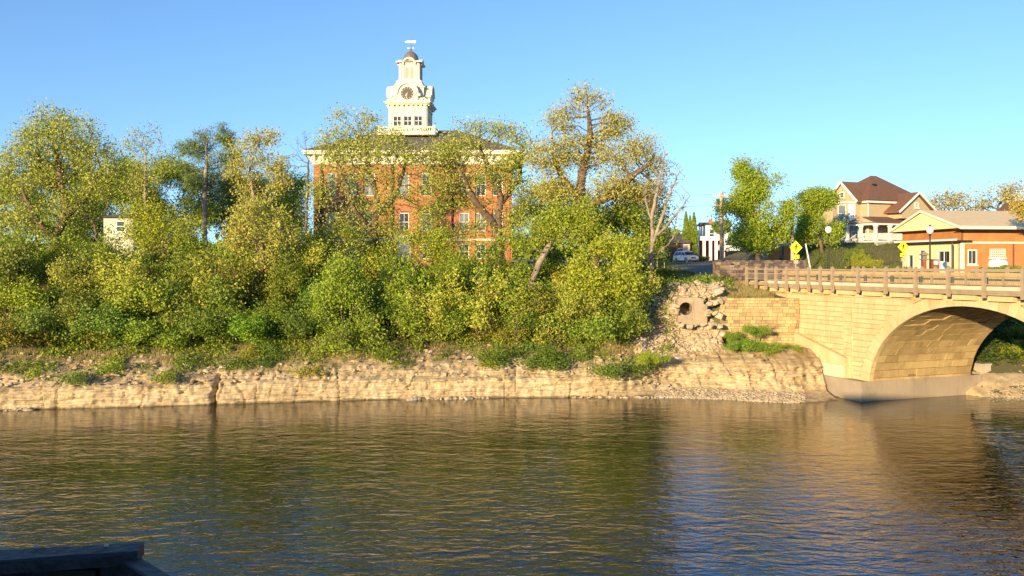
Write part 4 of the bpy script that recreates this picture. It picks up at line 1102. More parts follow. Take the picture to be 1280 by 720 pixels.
# porch roofs
mb.prism([(-1.9, -2.9, 13.35), (8.0, -2.9, 13.35), (8.0, 0, 14.15), (0, 0, 14.15)], (0, 0, .1)); mb.prism([(-1.9, -2.9, 13.352), (0, 0, 14.152), (0, 1.9, 14.152), (-1.9, 1.9, 13.352)], (0, 0, .1))
mb.build('roof', M['shingle'], hs_)
mb = MB(); mb.box(pk[0]-2.2, pk[0]-1.7, 2.1, 2.4, 18.2, 18.5); mb.build('roof_vent', M['black'], hs_)
# gable walls
mb = MB(); mb.prism([(-1.1, g1y0, ze-.05), (-1.1, g1y1, ze-.05), (-1.1, 3.05, g1z-.12)], (.8, 0, 0)); mb.build('gable', M['housewall'], hs_); mb = MB(); mb.prism([(3.3, -2.0, 14.951), (8.4, -2.0, 14.951), (5.85, -2.0, 17.0)], (0, .3, 0)); mb.build('gable', M['housewall'], hs_)
mb = MB()
for ya in (g1y0-.4, g1y1+.4): mb.bar((g1x-.03, ya, ze-.2), (g1x-.03, 3.05, g1z+.03), .07, .26)
for xa in (2.45, 9.15): mb.bar((xa, -2.44, 14.7), (5.85, -2.44, 17.15), .07, .26)
ring(mb, 0, HX, 0, HY, .5, ze-.32, ze-.08); mb.prism([(x*1.12, y+(y-3.05)*.1, 15.95) for x, y in bay[:4]]+[(-.1, 5.0, 15.95), (-.1, 1.1, 15.95)], (0, 0, .2))
mb.box(-.06, .06, -.06, .06, zg, ze-.33)
# porch beam and pediment
mb.box(-1.75, 7.9, -2.75, -2.6, 13.1, 13.345); mb.box(-1.75, -1.6, -2.59, 1.9, 13.1, 13.345)
mb.build('white_trim', M['trim'], hs_)
mb = MB(); mb.prism([(-1.95, -2.6, 13.4), (-1.95, 1.2, 13.4), (-1.95, -.7, 14.1)], (.12, 0, 0)); mb.build('porch_pediment', M['housewall'], hs_)
mb = MB(); mb.box(-1.7, 7.8, -2.7, -.01, 11.05, 11.25); mb.box(-1.7, -.01, 0, 1.8, 11.05, 11.25); mb.build('porch_floor', M['trim'], hs_)
pp = [(-1.6, 1.7), (-1.6, -.4), (-1.6, -2.6), (.7, -2.6), (3.5, -2.6), (5.8, -2.6), (7.7, -2.6)]
pm = MB(); pm.box(-.15, .15, -.15, .15, 11.25, 13.1); pm.box(-.21, .21, -.21, .21, 12.9, 13.095); pm.box(-.21, .21, -.21, .21, 11.255, 11.5); p0 = pm.build('porch_post', M['trim'], hs_)
for i, q in enumerate(pp):
    o = p0 if i == 0 else p0.copy()
    if i: COL.objects.link(o); o.parent = hs_
    o.location = (q[0], q[1], 0)
mb = MB()
for a, b in list(zip(pp[1:-1], pp[2:])):
    a = Vector((*a, 0)); b = Vector((*b, 0)); mb.bar(a+Vector((0, 0, 12.1)), b+Vector((0, 0, 12.1)), .08, .07); mb.bar(a+Vector((0, 0, 11.4)), b+Vector((0, 0, 11.4)), .06, .06)
    k = int((b-a).length/.16)
    for i in range(1, k): q = a.lerp(b, i/k); mb.box(q.x-.03, q.x+.03, q.y-.03, q.y+.03, 11.43, 12.07)
mb.build('porch_railing', M['trim'], hs_)
mb = MB()
for i in range(6): mb.box(-2.0-.32*i, -1.7-.32*i+.02, .3, 1.6, 10.0, 11.05-.17*i)
mb.build('steps', M['pale_concrete'], hs_)
mb = MB(); 
for y in (.25, 1.65): mb.bar((-1.7, y, 12.05), (-3.7, y, 11.0), .07, .07); mb.bar((-3.7, y, 10.1), (-3.7, y, 11.1), .1)
for i in range(8): mb.bar((-1.9-.24*i, .25, 10.9-.126*i), (-1.9-.24*i, .25, 11.95-.126*i), .04)
mb.build('step_rail', M['trim'], hs_)
window(hs_, 1.45, 12.4, .9, 1.6, .02, M['trim'], M['glass'], mull=(0, 2), fw=.09); window(hs_, 4.4, 12.35, 1.0, 1.7, .02, M['trim'], M['glass'], mull=(0, 2), fw=.09)
window(hs_, 5.85, 15.65, .7, .7, -2.03, M['trim'], M['glass'], mull=(0, 2), fw=.12, depth=.02)
def xwin(x, y, z, w, h, pane, rz=0, mats=M['trim'], fw=.1):
    """window facing local -x at (x,y)"""
    mb = MB(); mb.box(-w/2, -w/2+fw, -.05, .0, 0, h); mb.box(w/2-fw, w/2, -.05, .0, 0, h); mb.box(-w/2+fw, w/2-fw, -.05, 0, 0, fw); mb.box(-w/2+fw, w/2-fw, -.05, 0, h-fw, h); mb.box(-w/2+fw, w/2-fw, -.04, 0, h/2-.03, h/2+.03)
    o = mb.build('window', mats, hs_); o.location = (x, y, z); o.rotation_euler = (0, 0, R(-90)+rz)
    g_ = MB(); g_.box(-w/2+.03, w/2-.03, -.02, -.01, .03, h-.03); g_.build('pane', pane, o); return o
xwin(-1.12, 3.05, 13.7, 1.3, 2.1, M['blind']); xwin(-1.12, 3.05, 16.6, .8, .8, M['glass'], fw=.14); xwin(-.95, 1.65, 13.7, .8, 2.1, M['whitepaint'], R(20))
xwin(-.03, 2.0, 11.5, 1.1, 2.0, M['glass']); xwin(-.03, 4.85, 11.4, .9, 1.8, M['glass']); xwin(-.03, 6.8, 11.6, .8, 1.6, M['glass'])
# stone base wall of the porch
def hloc(x, y): c, s = math.cos(HA), math.sin(HA); return (HO[0]+c*x-s*y, HO[1]+s*x+c*y)
stone_wall('porch_base_wall', hloc(-1.9, -3.1), hloc(7.9, -3.1), 9.0, 11.04, .4, stone_mat('greystone', (.5, .45, .38), (.42, .36, .3), (.3, .25, .2)), 'pale stone retaining wall under the white porch', 'wall', 21, .2, .35, .4, .8)

# ------------------------------------------------------------------ white colonial house, dark roofed house, garden house at left
def simple_house(name, label, X, Y, w, d, z0, ze_, zr, wall, roof, rz=0, wins_=(), cat='house', ridge='x'):
    t = empty(name, (X, Y, 0), rz, label, cat)
    mb = MB(); panel(mb, -w/2, w/2, z0, ze_, 0, .2, [(a-b/2, a+b/2, c, c+h) for a, b, c, h in wins_]); mb.box(-w/2, -w/2+.2, .201, d, z0, ze_); mb.box(w/2-.2, w/2, .201, d, z0, ze_); mb.box(-w/2+.2, w/2-.2, d-.2, d, z0, ze_); mb.build('wall', wall, t)
    mb = MB(); e = .4
    if ridge == 'x': mb.add([(-w/2-e, -e, ze_), (w/2+e, -e, ze_), (w/2+e, d+e, ze_), (-w/2-e, d+e, ze_), (-w/2-e, d/2, zr), (w/2+e, d/2, zr)], [(0, 1, 5, 4), (2, 3, 4, 5), (1, 2, 5), (3, 0, 4), (0, 3, 2, 1)])
    else: mb.add([(-w/2-e, -e, ze_), (w/2+e, -e, ze_), (w/2+e, d+e, ze_), (-w/2-e, d+e, ze_), (0, -e, zr), (0, d+e, zr)], [(0, 4, 5, 3), (1, 2, 5, 4), (0, 1, 4), (2, 3, 5), (0, 3, 2, 1)])
    mb.build('roof', roof, t)
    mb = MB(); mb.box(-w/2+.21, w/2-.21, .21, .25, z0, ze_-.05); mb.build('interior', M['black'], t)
    for a, b, c, h in wins_: window(t, a, c+h/2, b, h, .02, M['trim'], M['glass'], mull=(0, 2), fw=.08)
    return t
Yw = 132.0
wh = simple_house('white_house', 'white two storey house with tall columned porch right of the cedars', px2x(896, Yw), Yw, 2.7+.6, 5, 9, py2z(281, Yw), py2z(277, Yw), M['whitepaint'], M['roof_dark'], 0, [(-.75, .8, py2z(298, Yw), 1.4), (.75, .8, py2z(298, Yw), 1.4)])
mb = MB(); mb.box(px2x(869, Yw-1)-px2x(896, Yw), px2x(906, Yw-1)-px2x(896, Yw), -2.2, 0, py2z(301, Yw), py2z(296, Yw)); mb.build('porch_roof', M['whitepaint'], wh)
cm = MB(); cm.box(-.2, .2, -.2, .2, 8.6, py2z(301, Yw)); c0 = cm.build('column', M['whitepaint'], wh)
for i, px in enumerate((872, 880, 888, 895, 904)):
    o = c0 if i == 0 else c0.copy()
    if i: COL.objects.link(o); o.parent = wh
    o.location = (px2x(px, Yw-2)-px2x(896, Yw), -2.0, 0)
mb = MB(); mb.box(px2x(869, Yw)-px2x(896, Yw), px2x(906, Yw)-px2x(896, Yw), -.6, -.02, 8.6, py2z(301, Yw)-.01); mb.build('porch_wall', M['rust'], wh)
mb = MB(); mb.box(-.9, -.4, 1, 1.6, py2z(279, Yw), py2z(273.5, Yw)); mb.build('chimney', M['courtbrick'], wh)
Yd = 128.0
simple_house('dark_roofed_house', 'low brown house with long dark roof left of the cedars', px2x(838, Yd), Yd, px2x(858, Yd)-px2x(812, Yd), 7, 8.5, py2z(304, Yd), py2z(292, Yd), M['downspout'], M['roof_dark'], 0, [(-1.2, .9, 9.6, 1.2), (1.4, .9, 9.6, 1.2)])
Yg = 79.0; M['paleshed'] = mat('pale_green_siding', (0.55, 0.56, 0.44), 0.7, 0.06, 2)
simple_house('garden_house', 'small pale painted house glimpsed through the trees at left', px2x(148, Yg), Yg, px2x(167, Yg)-px2x(130, Yg), 5, 7.6, py2z(272, Yg), py2z(266, Yg), M['paleshed'], M['roof_dark'], 0, [(.2, .8, py2z(290, Yg), 1.0)])
simple_house('edge_house', 'house corner with cream gable at the right edge behind the station roof', px2x(1300, 118), 118, px2x(1330, 118)-px2x(1266, 118), 8, 9.5, py2z(284, 118), py2z(248, 118), M['cream'], M['shingle'], 0, [], ridge='y')
# dark plank fence beyond the garden house
t = empty('garden_fence', (px2x(172, 88), 88, 0), 0, 'dark plank fence right of the small pale house', 'fence'); mb = MB(); L = px2x(245, 88)-px2x(172, 88)
x = 0
while x < L: mb.box(x, x+.13, 0, .03, 9.0, 11.2+.05*math.sin(x*9)); x += .16
mb.build('planks', M['wood_pole'], t); mb = MB(); mb.box(0, L, .031, .1, 9.5, 9.6); mb.box(0, L, .031, .1, 10.8, 10.9); mb.build('rail', M['bark'], t)

# ------------------------------------------------------------------ street furniture
def sign(px, py, Y, label, faded=False):
    p = at(px, py, Y); z0 = terrain(p.x, p.y)
    t = empty('crosswalk_sign', (p.x, p.y, z0), R(8), label, 'road sign', 'yellow pedestrian crossing signs')
    zc = p.z-z0; h = .52
    mb = MB(); mb.box(-.035, .035, .02, .09, -.2, zc+.75*h); mb.build('post', M['concrete'], t)
    mb = MB(); mb.prism([(0, -.012, zc-h), (h, -.012, zc), (0, -.012, zc+h), (-h, -.012, zc)], (0, .03, 0)); d = mb.build('diamond', M['sign_yellow'], t)
    g = MB(); y = -.02                                       # walking figure
    def P(pts): g.prism([(a, y, zc+b) for a, b in pts], (0, .006, 0))
    P([(.045*math.cos(k*math.pi/5)+.02, .25+.045*math.sin(k*math.pi/5)) for k in range(10)])
    P([(-.03, .19), (.06, .19), (.05, -.02), (-.05, -.02)]); P([(.0, -.021), (.05, -.021), (.12, -.26), (.07, -.27)]); P([(-.05, -.021), (-.001, -.021), (-.07, -.25), (-.14, -.26)])
    P([(.061, .18), (.15, .06), (.13, .02), (.061, .1)]); P([(-.031, .18), (-.12, .03), (-.1, 0), (-.04, .08)])
    g.build('walking_figure', M['black'], d)
    mb = MB(); mb.box(-.27, .27, -.012, .018, zc-.86, zc-.56); pl = mb.build('arrow_plate', M['sign_yellow'], t)
    g = MB(); g.prism([(-.14, y, zc-.64), (-.12, y, zc-.62), (.03, y, zc-.72), (.03, y, zc-.68), (.12, y, zc-.8), (-.01, y, zc-.8), (.01, y, zc-.75)], (0, .006, 0)); g.build('arrow', M['black'], pl)
    mb = MB(); mb.box(-.16, .16, -.05, .1, zc-1.25, zc-.95); mb.build('beacon_box', M['concrete'], t)
sign(995, 309.5, 69, 'yellow diamond pedestrian sign beside the tree at the bridge end')
sign(1129, 308.5, 76, 'yellow diamond pedestrian sign in front of the cream station gable')
def lamp(px, pyg, Y, label):
    p = at(px, pyg, Y); z0 = terrain(p.x, p.y)
    t = empty('street_lamp', (p.x, p.y, z0), 0, label, 'street lamp', 'globe street lamps by the bridge'); H = p.z-z0
    mb = MB(); mb.lathe((0, 0, 0), [(.2, 0), (.2, .25), (.13, .35), (.12, .7), (.075, .8), (.055, H-.45), (.09, H-.42), (.07, H-.36), (.13, H-.3)], 12); mb.build('post', M['black'], t)
    mb = MB(); mb.lathe((0, 0, H-.29), [(.12, 0), (.24, .14), (.29, .32), (.25, .48), (.13, .6)], 14); mb.build('globe', M['globe'], t, smooth=True)
    mb = MB(); mb.lathe((0, 0, H+.311), [(.13, 0), (.08, .06), (.02, .16)], 10); mb.build('finial', M['black'], t)
lamp(1162.5, 288, 70, 'black globe street lamp standing before the brick station')
lamp(1035.5, 287.5, 76, 'globe street lamp left of the tan house')
def upole(px, ptop, Y, label, arms, rad=.15):
    p = at(px, ptop, Y); z0 = terrain(p.x, p.y); t = empty('utility_pole', (p.x, p.y, z0), 0, label, 'utility pole', 'wooden utility poles'); H = p.z-z0
    mb = MB(); mb.tube([(0, 0, -.3), (0, 0, H)], [rad*1.2, rad*.8], 10); mb.build('pole', M['wood_pole'], t)
    if arms:
        mb = MB(); mb.bar((-1.1, -.1, H-.5), (1.1, -.1, H-.5), .12); mb.bar((-1.1, -.1, H-1.6), (.9, -.1, H-1.6), .1); mb.build('crossarm', M['wood_pole'], t)
        mb = MB()
        for x in (-1, -.4, .4, 1): mb.tube([(x, -.1, H-.44), (x, -.1, H-.22)], .06, 6)
        mb.build('insulator', M['trim'], t)
        mb = MB(); mb.tube([(.3, -.25, H-2.5), (.3, -.25, H-1.7)], .22, 10); mb.build('transformer', M['concrete'], t)
    else:
        mb = MB(); mb.bar((0, 0, H-.3), (-1.2, -.3, H-.1), .07); mb.prism([(-1.7, -.4, H-.2), (-1.1, -.25, H-.2), (-1.1, -.25, H-.08), (-1.6, -.4, H-.1)], (0, .2, 0)); mb.build('lamp_arm', M['concrete'], t)
    return Vector((p.x, p.y, p.z))
u1 = upole(901.5, 240, 105, 'tall wooden utility pole with crossarms before the white house', True, .2)
u2 = upole(990.5, 250, 92, 'wooden utility pole between the two green street trees', False, .17)
def wire(a, b, sag, label):
    mb = MB(); pts = []
    for i in range(25):
        t_ = i/24; q = Vector(a).lerp(Vector(b), t_); q.z -= sag*4*t_*(1-t_); pts.append(q)
    mb.tube(pts, .016, 4, cap=False); o = mb.build('overhead_wire', M['black'], None); tag(o, label, 'wire', 'overhead wires')
wire(u1+Vector((-.9, 0, -.3)), (-25, 118, u1.z+1.6), .5, 'topmost overhead wire running left from the utility pole')
wire(u1+Vector((-.9, 0, -1.6)), (-25, 116, u1.z-1.2), .5, 'middle overhead wire running left from the utility pole')
wire(u1+Vector((0, 0, -3)), (-25, 114, u1.z-3.6), .4, 'lowest overhead wire running left from the utility pole')
wire(u1+Vector((.9, 0, -.3)), u2+Vector((0, 0, -.2)), .4, 'overhead wire slung between the two utility poles')
wire(u2+Vector((0, 0, -.4)), (40, 125, 18.5), .4, 'overhead wire running from the second pole toward the tan house')
# white street sign boards by the road at left
t = empty('notice_sign', (px2x(826, 92), 92, terrain(px2x(826, 92), 92)), 0, 'small white notice sign at the edge of the woods near the car', 'sign'); h = py2z(313, 92)-terrain(px2x(826, 92), 92)
mb = MB(); mb.box(-.45, .45, -.02, .02, h-.3, h+.3); mb.build('board', M['whitepaint'], t); mb = MB(); mb.box(-.4, -.34, .021, .07, -.2, h+.3); mb.build('post', M['concrete'], t); mb = MB(); mb.box(.34, .4, .021, .07, -.2, h+.3); mb.build('post', M['concrete'], t)
t = empty('framed_sign', (px2x(858, 128), 128, terrain(px2x(858, 128), 128)), 0, 'white framed signboard in front of the two front cedars', 'sign'); h = py2z(309, 122)-terrain(px2x(858, 122), 122)
mb = MB(); mb.box(-.42, .42, -.03, .03, h-.45, h+.5); mb.build('board', M['whitepaint'], t); mb = MB(); mb.box(-.52, -.43, -.05, .05, -.2, h+.6); mb.box(.43, .52, -.05, .05, -.2, h+.6); mb.box(-.34, .34, -.04, -.031, h-.3, h+.35); mb.build('frame', M['wood_pole'], t)
t = empty('leaning_board', (px2x(1010, 88), 88, terrain(px2x(1010, 88), 88)), 0, 'white post leaning on the lawn right of the crosswalk sign', 'post'); mb = MB(); h = py2z(309, 88)-terrain(px2x(1010, 88), 88); mb.bar((.3, 0, -.1), (-.25, 0, h+.35), .14, .1); mb.build('shaft', M['whitepaint'], t)
for px, lab in ((967, 'left reddish brick gate pier in shade under the big street tree'), (984.5, 'right reddish brick gate pier in shade near the utility pole')):
    p = at(px, 310, 97); z0 = terrain(p.x, p.y); t = empty('brick_pier', (p.x, p.y, z0), 0, lab, 'brick pier'); mb = MB(); mb.box(-.5, .5, -.4, .4, -.2, p.z+.15-z0); mb.build('shaft', M['stationbrick'], t); mb = MB(); mb.box(-.58, .58, -.48, .48, p.z+.151-z0, p.z+.3-z0); mb.build('cap', M['concrete'], t)

# ------------------------------------------------------------------ cars
def make_car(loc, rz, label, L=4.5, Wd=1.8, H=1.68, group=None):
    t = empty('parked_car', loc, rz, label, 'car', group)
    prof = [(-L/2, .35), (-L/2, .75), (-L/2+.05, .95), (-L/2+.12, 1.08), (-L/2+.45, H-.12), (-L/2+.75, H), (.55, H), (.8, H-.06), (1.25, 1.05), (1.75, 1.0), (L/2-.15, .88), (L/2, .62), (L/2, .35), (L/2-.35, .25), (-L/2+.35, .25)]
    mb = MB(); bm_pts = [(x, -Wd/2, z) for x, z in prof]
    n = len(prof); secs = [(-1.0, 1), (-.9, 1)]
    def yw(z): return Wd/2*(1 if z < 1.0 else 1-(z-1.0)*.22)
    vs = [(x, -yw(z), z) for x, z in prof]+[(x, yw(z), z) for x, z in prof]
    mb.add(vs, [tuple(range(n-1, -1, -1)), tuple(range(n, 2*n))]+[(i, (i+1) % n, n+(i+1) % n, n+i) for i in range(n)]); b = mb.build('body', M['carpaint'], t)
    md = b.modifiers.new('bevel', 'BEVEL'); md.width = .05; md.segments = 2; md.limit_method = 'ANGLE'
    zb, zt = 1.06, H-.13
    for s in (-1, 1):
        for x0, x1, x2, x3 in ((-L/2+.35, -L/2+.85, -.85+.0, -.85), (-.78, -.78, .05, .05), (.12, .12, .78, 1.12)):
            g_ = MB(); a = [(x0, zb), (x3, zb), (x2, zt), (x1, zt)]; vs = [(x, s*(yw(z)+.006), z) for x, z in a]+[(x, s*(yw(z)-.02), z) for x, z in a]; g_.add(vs, [(0, 1, 2, 3), (7, 6, 5, 4), (0, 4, 5, 1), (1, 5, 6, 2), (2, 6, 7, 3), (3, 7, 4, 0)]); g_.build('side_window', M['glass'], t)
    g_ = MB(); g_.add([(.86, -.78, H-.1), (.86, .78, H-.1), (1.25, .82, 1.09), (1.25, -.82, 1.09), (.84, -.78, H-.12), (.84, .78, H-.12), (1.21, .82, 1.05), (1.21, -.82, 1.05)], [(0, 1, 2, 3), (4, 7, 6, 5), (0, 4, 5, 1), (1, 5, 6, 2), (2, 6, 7, 3), (3, 7, 4, 0)]); g_.build('windscreen', M['glass'], t)
    g_ = MB(); g_.box(L/2-.02, L/2+.012, -.45, .45, .55, .72); g_.build('grille', M['black'], t)
    g_ = MB(); g_.box(L/2-.3, L/2+.03, -Wd/2+.03, Wd/2-.03, .28, .48); g_.build('bumper', M['concrete'], t)
    for s in (-1, 1):
        g_ = MB(); g_.box(L/2-.12, L/2+.015, s*.7-.17, s*.7+.17, .62, .8); g_.build('headlight', M['globe'], t)
        g_ = MB(); g_.box(.95, 1.1, s*(Wd/2+.02)-.0 if s > 0 else -Wd/2-.2, Wd/2+.2 if s > 0 else -Wd/2-.02, 1.02, 1.18); g_.build('mirror', M['black'], t)
        for x in (-1.35, 1.38):
            g_ = MB(); g_.tube([(x, s*(Wd/2-.2), .34), (x, s*(Wd/2+.02), .34)], .34, 18); w = g_.build('wheel', M['rubber'], t); g_ = MB(); g_.tube([(x, s*(Wd/2+.021), .34), (x, s*(Wd/2+.035), .34)], .2, 12); g_.build('rim', M['concrete'], w)
    return t
p = at(857, 329, 124); make_car((p.x, p.y, terrain(p.x, p.y)+.16), R(-68), 'white sport utility car driving on the road left of the bridge').scale = (.9, .9, .9)
for px, lab, rz in ((917, 'white parked car half hidden beside the white house', 10), (934, 'white parked car under the left side of the big street tree', 5), (953, 'pale parked car right of the other cars under the street tree', -10)):
    p = at(px, 316, 130); make_car((p.x, p.y, terrain(p.x, p.y)+.1), R(rz), lab, H=1.45)

# ------------------------------------------------------------------ foreground timber rail
fr = empty('timber_railing', (-1.31, 3.0, 6.4), 0, 'weathered timber railing corner coloured black for shade in the bottom left foreground', 'railing')
def fp(px, py, Y): return at(px, py, Y)-Vector((-1.31, 3.0, 6.4))
a = fp(168, 689, 2.95); b_ = fp(-260, 712, 3.05); zc = (a.z+b_.z)/2
mb = MB(); dirv = (a-b_); dirv.z = 0; dirv.normalize(); sd = Vector((dirv.y, -dirv.x, 0))
def board(mb, p, q, w, h, seed=0, seg=14):
    """slightly worn board from p to q"""
    p = Vector(p); q = Vector(q); d = (q-p).normalized(); s_ = d.cross(Vector((0, 0, 1))).normalized(); u = s_.cross(d); vs = []; fs = []
    sec = [(-.5, -.5), (.5, -.5), (.5, .32), (.42, .5), (-.42, .5), (-.5, .32)]; k = len(sec)
    for i in range(seg+1):
        c = p.lerp(q, i/seg)
        for j, (x, y) in enumerate(sec):
            nn = noise.noise(Vector((i*.9+seed, j*2.1, seed)))*.004
            vs.append(c+s_*(x*w+nn)+u*(y*h+nn))
    for i in range(seg):
        for j in range(k): fs.append((i*k+j, i*k+(j+1) % k, (i+1)*k+(j+1) % k, (i+1)*k+j))
    fs += [tuple(range(k-1, -1, -1)), tuple(seg*k+j for j in range(k))]; mb.add(vs, fs)
A = at(176, 691, 3.0)-fr.location; B = Vector((A.x-2.6, A.y-2.6*.21, A.z-.004))
board(mb, A, B, .115, .045, 1); mb.build('cap_board', M['wood_shade_dark'], fr)
mb = MB(); C = at(159, 701, 2.98)-fr.location; D = at(232, 748, 2.62)-fr.location; board(mb, C, D+(D-C)*2.5, .06, .035, 4); mb.build('side_board', M['wood_shade_dark'], fr)
mb = MB(); mb.bar(A+Vector((-.07, 0.0, -.024)), A+Vector((-.07, 0.0, -1.1)), .09); mb.bar(A+Vector((-1.4, .08, -.024)), A+Vector((-1.4, .08, -1.1)), .09); mb.build('post', M['wood_shade_dark'], fr)
mb = MB(); mb.bar(A+Vector((-.1, .03, -.34)), B+Vector((0, .03, -.34)), .028, .62); mb.bar(A+Vector((-.1, .03, -.8)), B+Vector((0, .03, -.8)), .03, .14)
mb.build('front_board', M['wood_shade_dark'], fr)
mb = MB(); q = A+Vector((-.2, -.02, -.03)); mb.box(q.x-.1, q.x+.06, q.y-.01, q.y+.02, q.z-.9, q.z-.02); mb.build('infill_panel', M['black'], fr)
mb = MB()
for px in (45, 133): q = at(px, 690, 3.0)-fr.location; mb.tube([(q.x, q.y, A.z+.02), (q.x, q.y, A.z+.028)], .008, 8)
mb.build('bolt', M['concrete'], fr)
# the deck the camera stands on
mb = MB(); y = -4.0
while y < 3.1: mb.box(-7, 5, y, y+.135, 6.62, 6.66); y += .15
dk_ = mb.build('viewing_deck', M['wood_shade_dark']); tag(dk_, kind='structure')
mb = MB(); mb.box(-7, 5, -4, 2.9, -1.5, 6.619); q = mb.build('near_bank', M['concrete']); tag(q, kind='structure')

# unseen building added behind the viewer to shade deck and bridge foot
t = empty('added_shade_building', (-8.5, -7.0, 0), 0, 'plain brick building added out of view behind the deck to cast shade', 'building')
mb = MB(); mb.box(-6.6, 6.0, -8, 0, -1, 11.7); mb.build('wall', M['courtbrick'], t)
mb = MB(); mb.prism([(-6.9, -8.3, 11.701), (6.3, -8.3, 11.701), (6.3, -8.3, 11.8), (-6.9, -8.3, 12.3)], (0, 8.6, 0)); mb.build('roof', M['roof_dark'], t)
for x in (-4, 0, 4): window(t, x, 9.0, 1.2, 1.8, -.001, M['trim'], M['glass'], sill=False).rotation_euler = (0, 0, math.pi)
mb = MB(); mb.box(-7-12, 5, -18, -4.001, -1.5, 6.6); q = mb.build('near_bank', M['concrete']); tag(q, kind='structure')

# ------------------------------------------------------------------ the trees one can tell apart
OAK = dict(leaf='oak_leaf', size=.145, spread=.32, k=17, jit=.32, holes=-.08, fill=.16, shell=.15)
GRN = dict(leaf='green_leaf', size=.17, spread=.36, k=14, holes=-.04, fill=.5, shell=.2)
BG = 'trees on the wooded bank'
make_tree('oak_tree', 'wide spreading yellow green oak with thick crooked limbs at the far left of the bank', 'tree',
    [(72,190,58,45),(28,225,38,42),(118,215,42,38),(55,262,62,34),(70,155,35,20),(150,325,25,16),(5,285,25,25),(110,180,30,25)], 68, (66,352), 1, natt=1900, r=.36, bark='bark',
    trunk=[(66,320),(70,295),(84,262,.5),(76,225),(70,190)], limbs=[[(70,300),(48,278,-1),(28,238,-1.5)],[(80,272),(104,250,1),(126,218,1)],[(76,240),(52,215,1.5),(48,185,2)]], group=BG, **OAK)
make_tree('slender_tree', 'thin sparse tree just right of the left oak, branches nearly bare on top', 'tree',
    [(182,178,26,26),(188,215,26,26),(170,235,20,22),(200,190,14,20)], 84, (182,330), 2, natt=420, k=4, size=.15, spread=.25, r=.16, bark='bark_pale', trunk=[(182,280),(181,235),(182,200)], leaf='oak_leaf', group=BG)
make_tree('pine_tree', 'dark green pine with a pale bare trunk and ragged top left of the courthouse', 'tree',
    [(238,186,17,11),(278,172,17,13),(257,166,11,10),(288,198,20,12),(232,210,16,10),(262,203,26,16),(258,185,20,14),(300,222,18,12),(268,222,30,12),(250,232,26,10),(282,240,20,12),(285,176,8,14),(254,158,6,5),(278,160,6,6)], 84, (256,330), 3, natt=850, k=16, spread=.2, size=.34, r=.24, bark='bark_pale', leaf='needle', aspect=.13, droop=.2, fill=.25, holes=-.05, shell=.1,
    trunk=[(256,300),(256,250),(258,200),(259,160)], group=BG)
make_tree('feathery_tree', 'tall airy pale tree with thin see-through crown between pine and courthouse', 'tree',
    [(308,188,22,26),(333,172,20,12),(300,225,24,20),(342,205,22,14),(320,240,30,18),(350,225,14,12)], 76, (320,340), 4, natt=560, k=7, size=.16, spread=.26, r=.15, bark='bark_pale', trunk=[(321,300),(318,260),(312,215)], leaf='oak_leaf', tint=(1.15,1.0,1.2), group=BG)
make_tree('crooked_tree', 'small golden green tree with a crooked dark trunk below the courthouse left corner', 'tree',
    [(325,275,40,20),(300,298,24,18),(352,292,25,18),(335,325,28,14),(315,262,20,12)], 62, (314,405), 5, natt=760, r=.2, trunk=[(317,378),(320,352),(330,330),(326,300)], group=BG, leaf='oak_leaf', size=.14, spread=.28, k=14, jit=.3, fill=.3, shell=.1, tint=(1.1,.98,1.2))
make_tree('bare_tree', 'nearly leafless slim tree beside the left corner of the courthouse', 'tree',
    [(384,185,22,26),(360,205,22,14),(392,225,16,22),(385,260,14,24)], 74, (384,340), 6, natt=420, k=1, size=.12, spread=.2, r=.12, bark='bark', trunk=[(382,290),(384,240),(386,200)], group=BG, rmin=.012)
make_tree('oak_tree', 'crooked open oak in front of the courthouse left half, just left of the tower', 'tree',
    [(452,160,28,22),(420,178,26,20),(492,182,26,22),(438,212,45,22),(505,222,38,22),(468,255,50,22),(430,145,16,10),(540,190,24,14),(405,240,22,20),(420,285,36,16),(525,165,14,10),(538,228,28,18),(528,268,30,18),(480,290,34,14),(470,188,40,16),(432,192,34,14),(520,198,24,14)], 70, (470,352), 7, natt=2700, r=.28,
    trunk=[(470,315),(467,285),(472,250),(462,215),(455,180)], limbs=[[(468,292),(442,262,-1),(424,205,-1)],[(470,270),(496,242,1),(508,200,1)]], group=BG, **{**OAK, 'k': 10})
make_tree('slender_tree', 'thin dark upright tree in front of the courthouse right of the tower', 'tree',
    [(565,215,16,26),(560,185,14,16),(575,245,18,18),(550,260,14,14)], 74, (565,345), 8, natt=260, k=7, size=.17, spread=.25, r=.12, trunk=[(566,300),(565,240),(564,195)], leaf='oak_leaf', group=BG)
make_tree('oak_tree', 'dark limbed oak covering the right half of the courthouse front', 'tree',
    [(600,172,42,26),(648,182,32,28),(570,198,35,22),(618,222,46,24),(562,238,30,16),(660,238,26,24),(590,250,34,16),(640,270,30,16),(600,288,32,14),(548,200,22,18),(575,185,24,14),(625,200,34,16)], 72, (624,352), 9, natt=2600, r=.32,
    trunk=[(626,320),(622,280),(626,245),(612,215),(600,185)], limbs=[[(622,285),(592,250,-1),(572,208,-1)],[(626,255),(648,225,1),(655,190,1)]], group=BG, **{**OAK, 'k': 10})
make_tree('oak_tree', 'tallest oak right of the courthouse, stout trunk forking low under a broad airy crown', 'tree',
    [(736,132,26,22),(702,150,26,20),(768,158,26,20),(690,195,34,24),(735,190,36,26),(792,195,34,24),(822,212,18,16),(770,235,46,20),(700,238,36,20),(808,240,24,16)], 68, (742,352), 10, natt=2100, r=.38,
    trunk=[(744,310),(735,275),(724,250),(728,215),(738,175),(736,140)], limbs=[[(728,262),(762,245,-1),(792,218,-1),(812,205,-1)],[(726,248),(702,222,1),(690,192,1)]], group=BG, tint=(1.1,.95,1.25), **OAK)
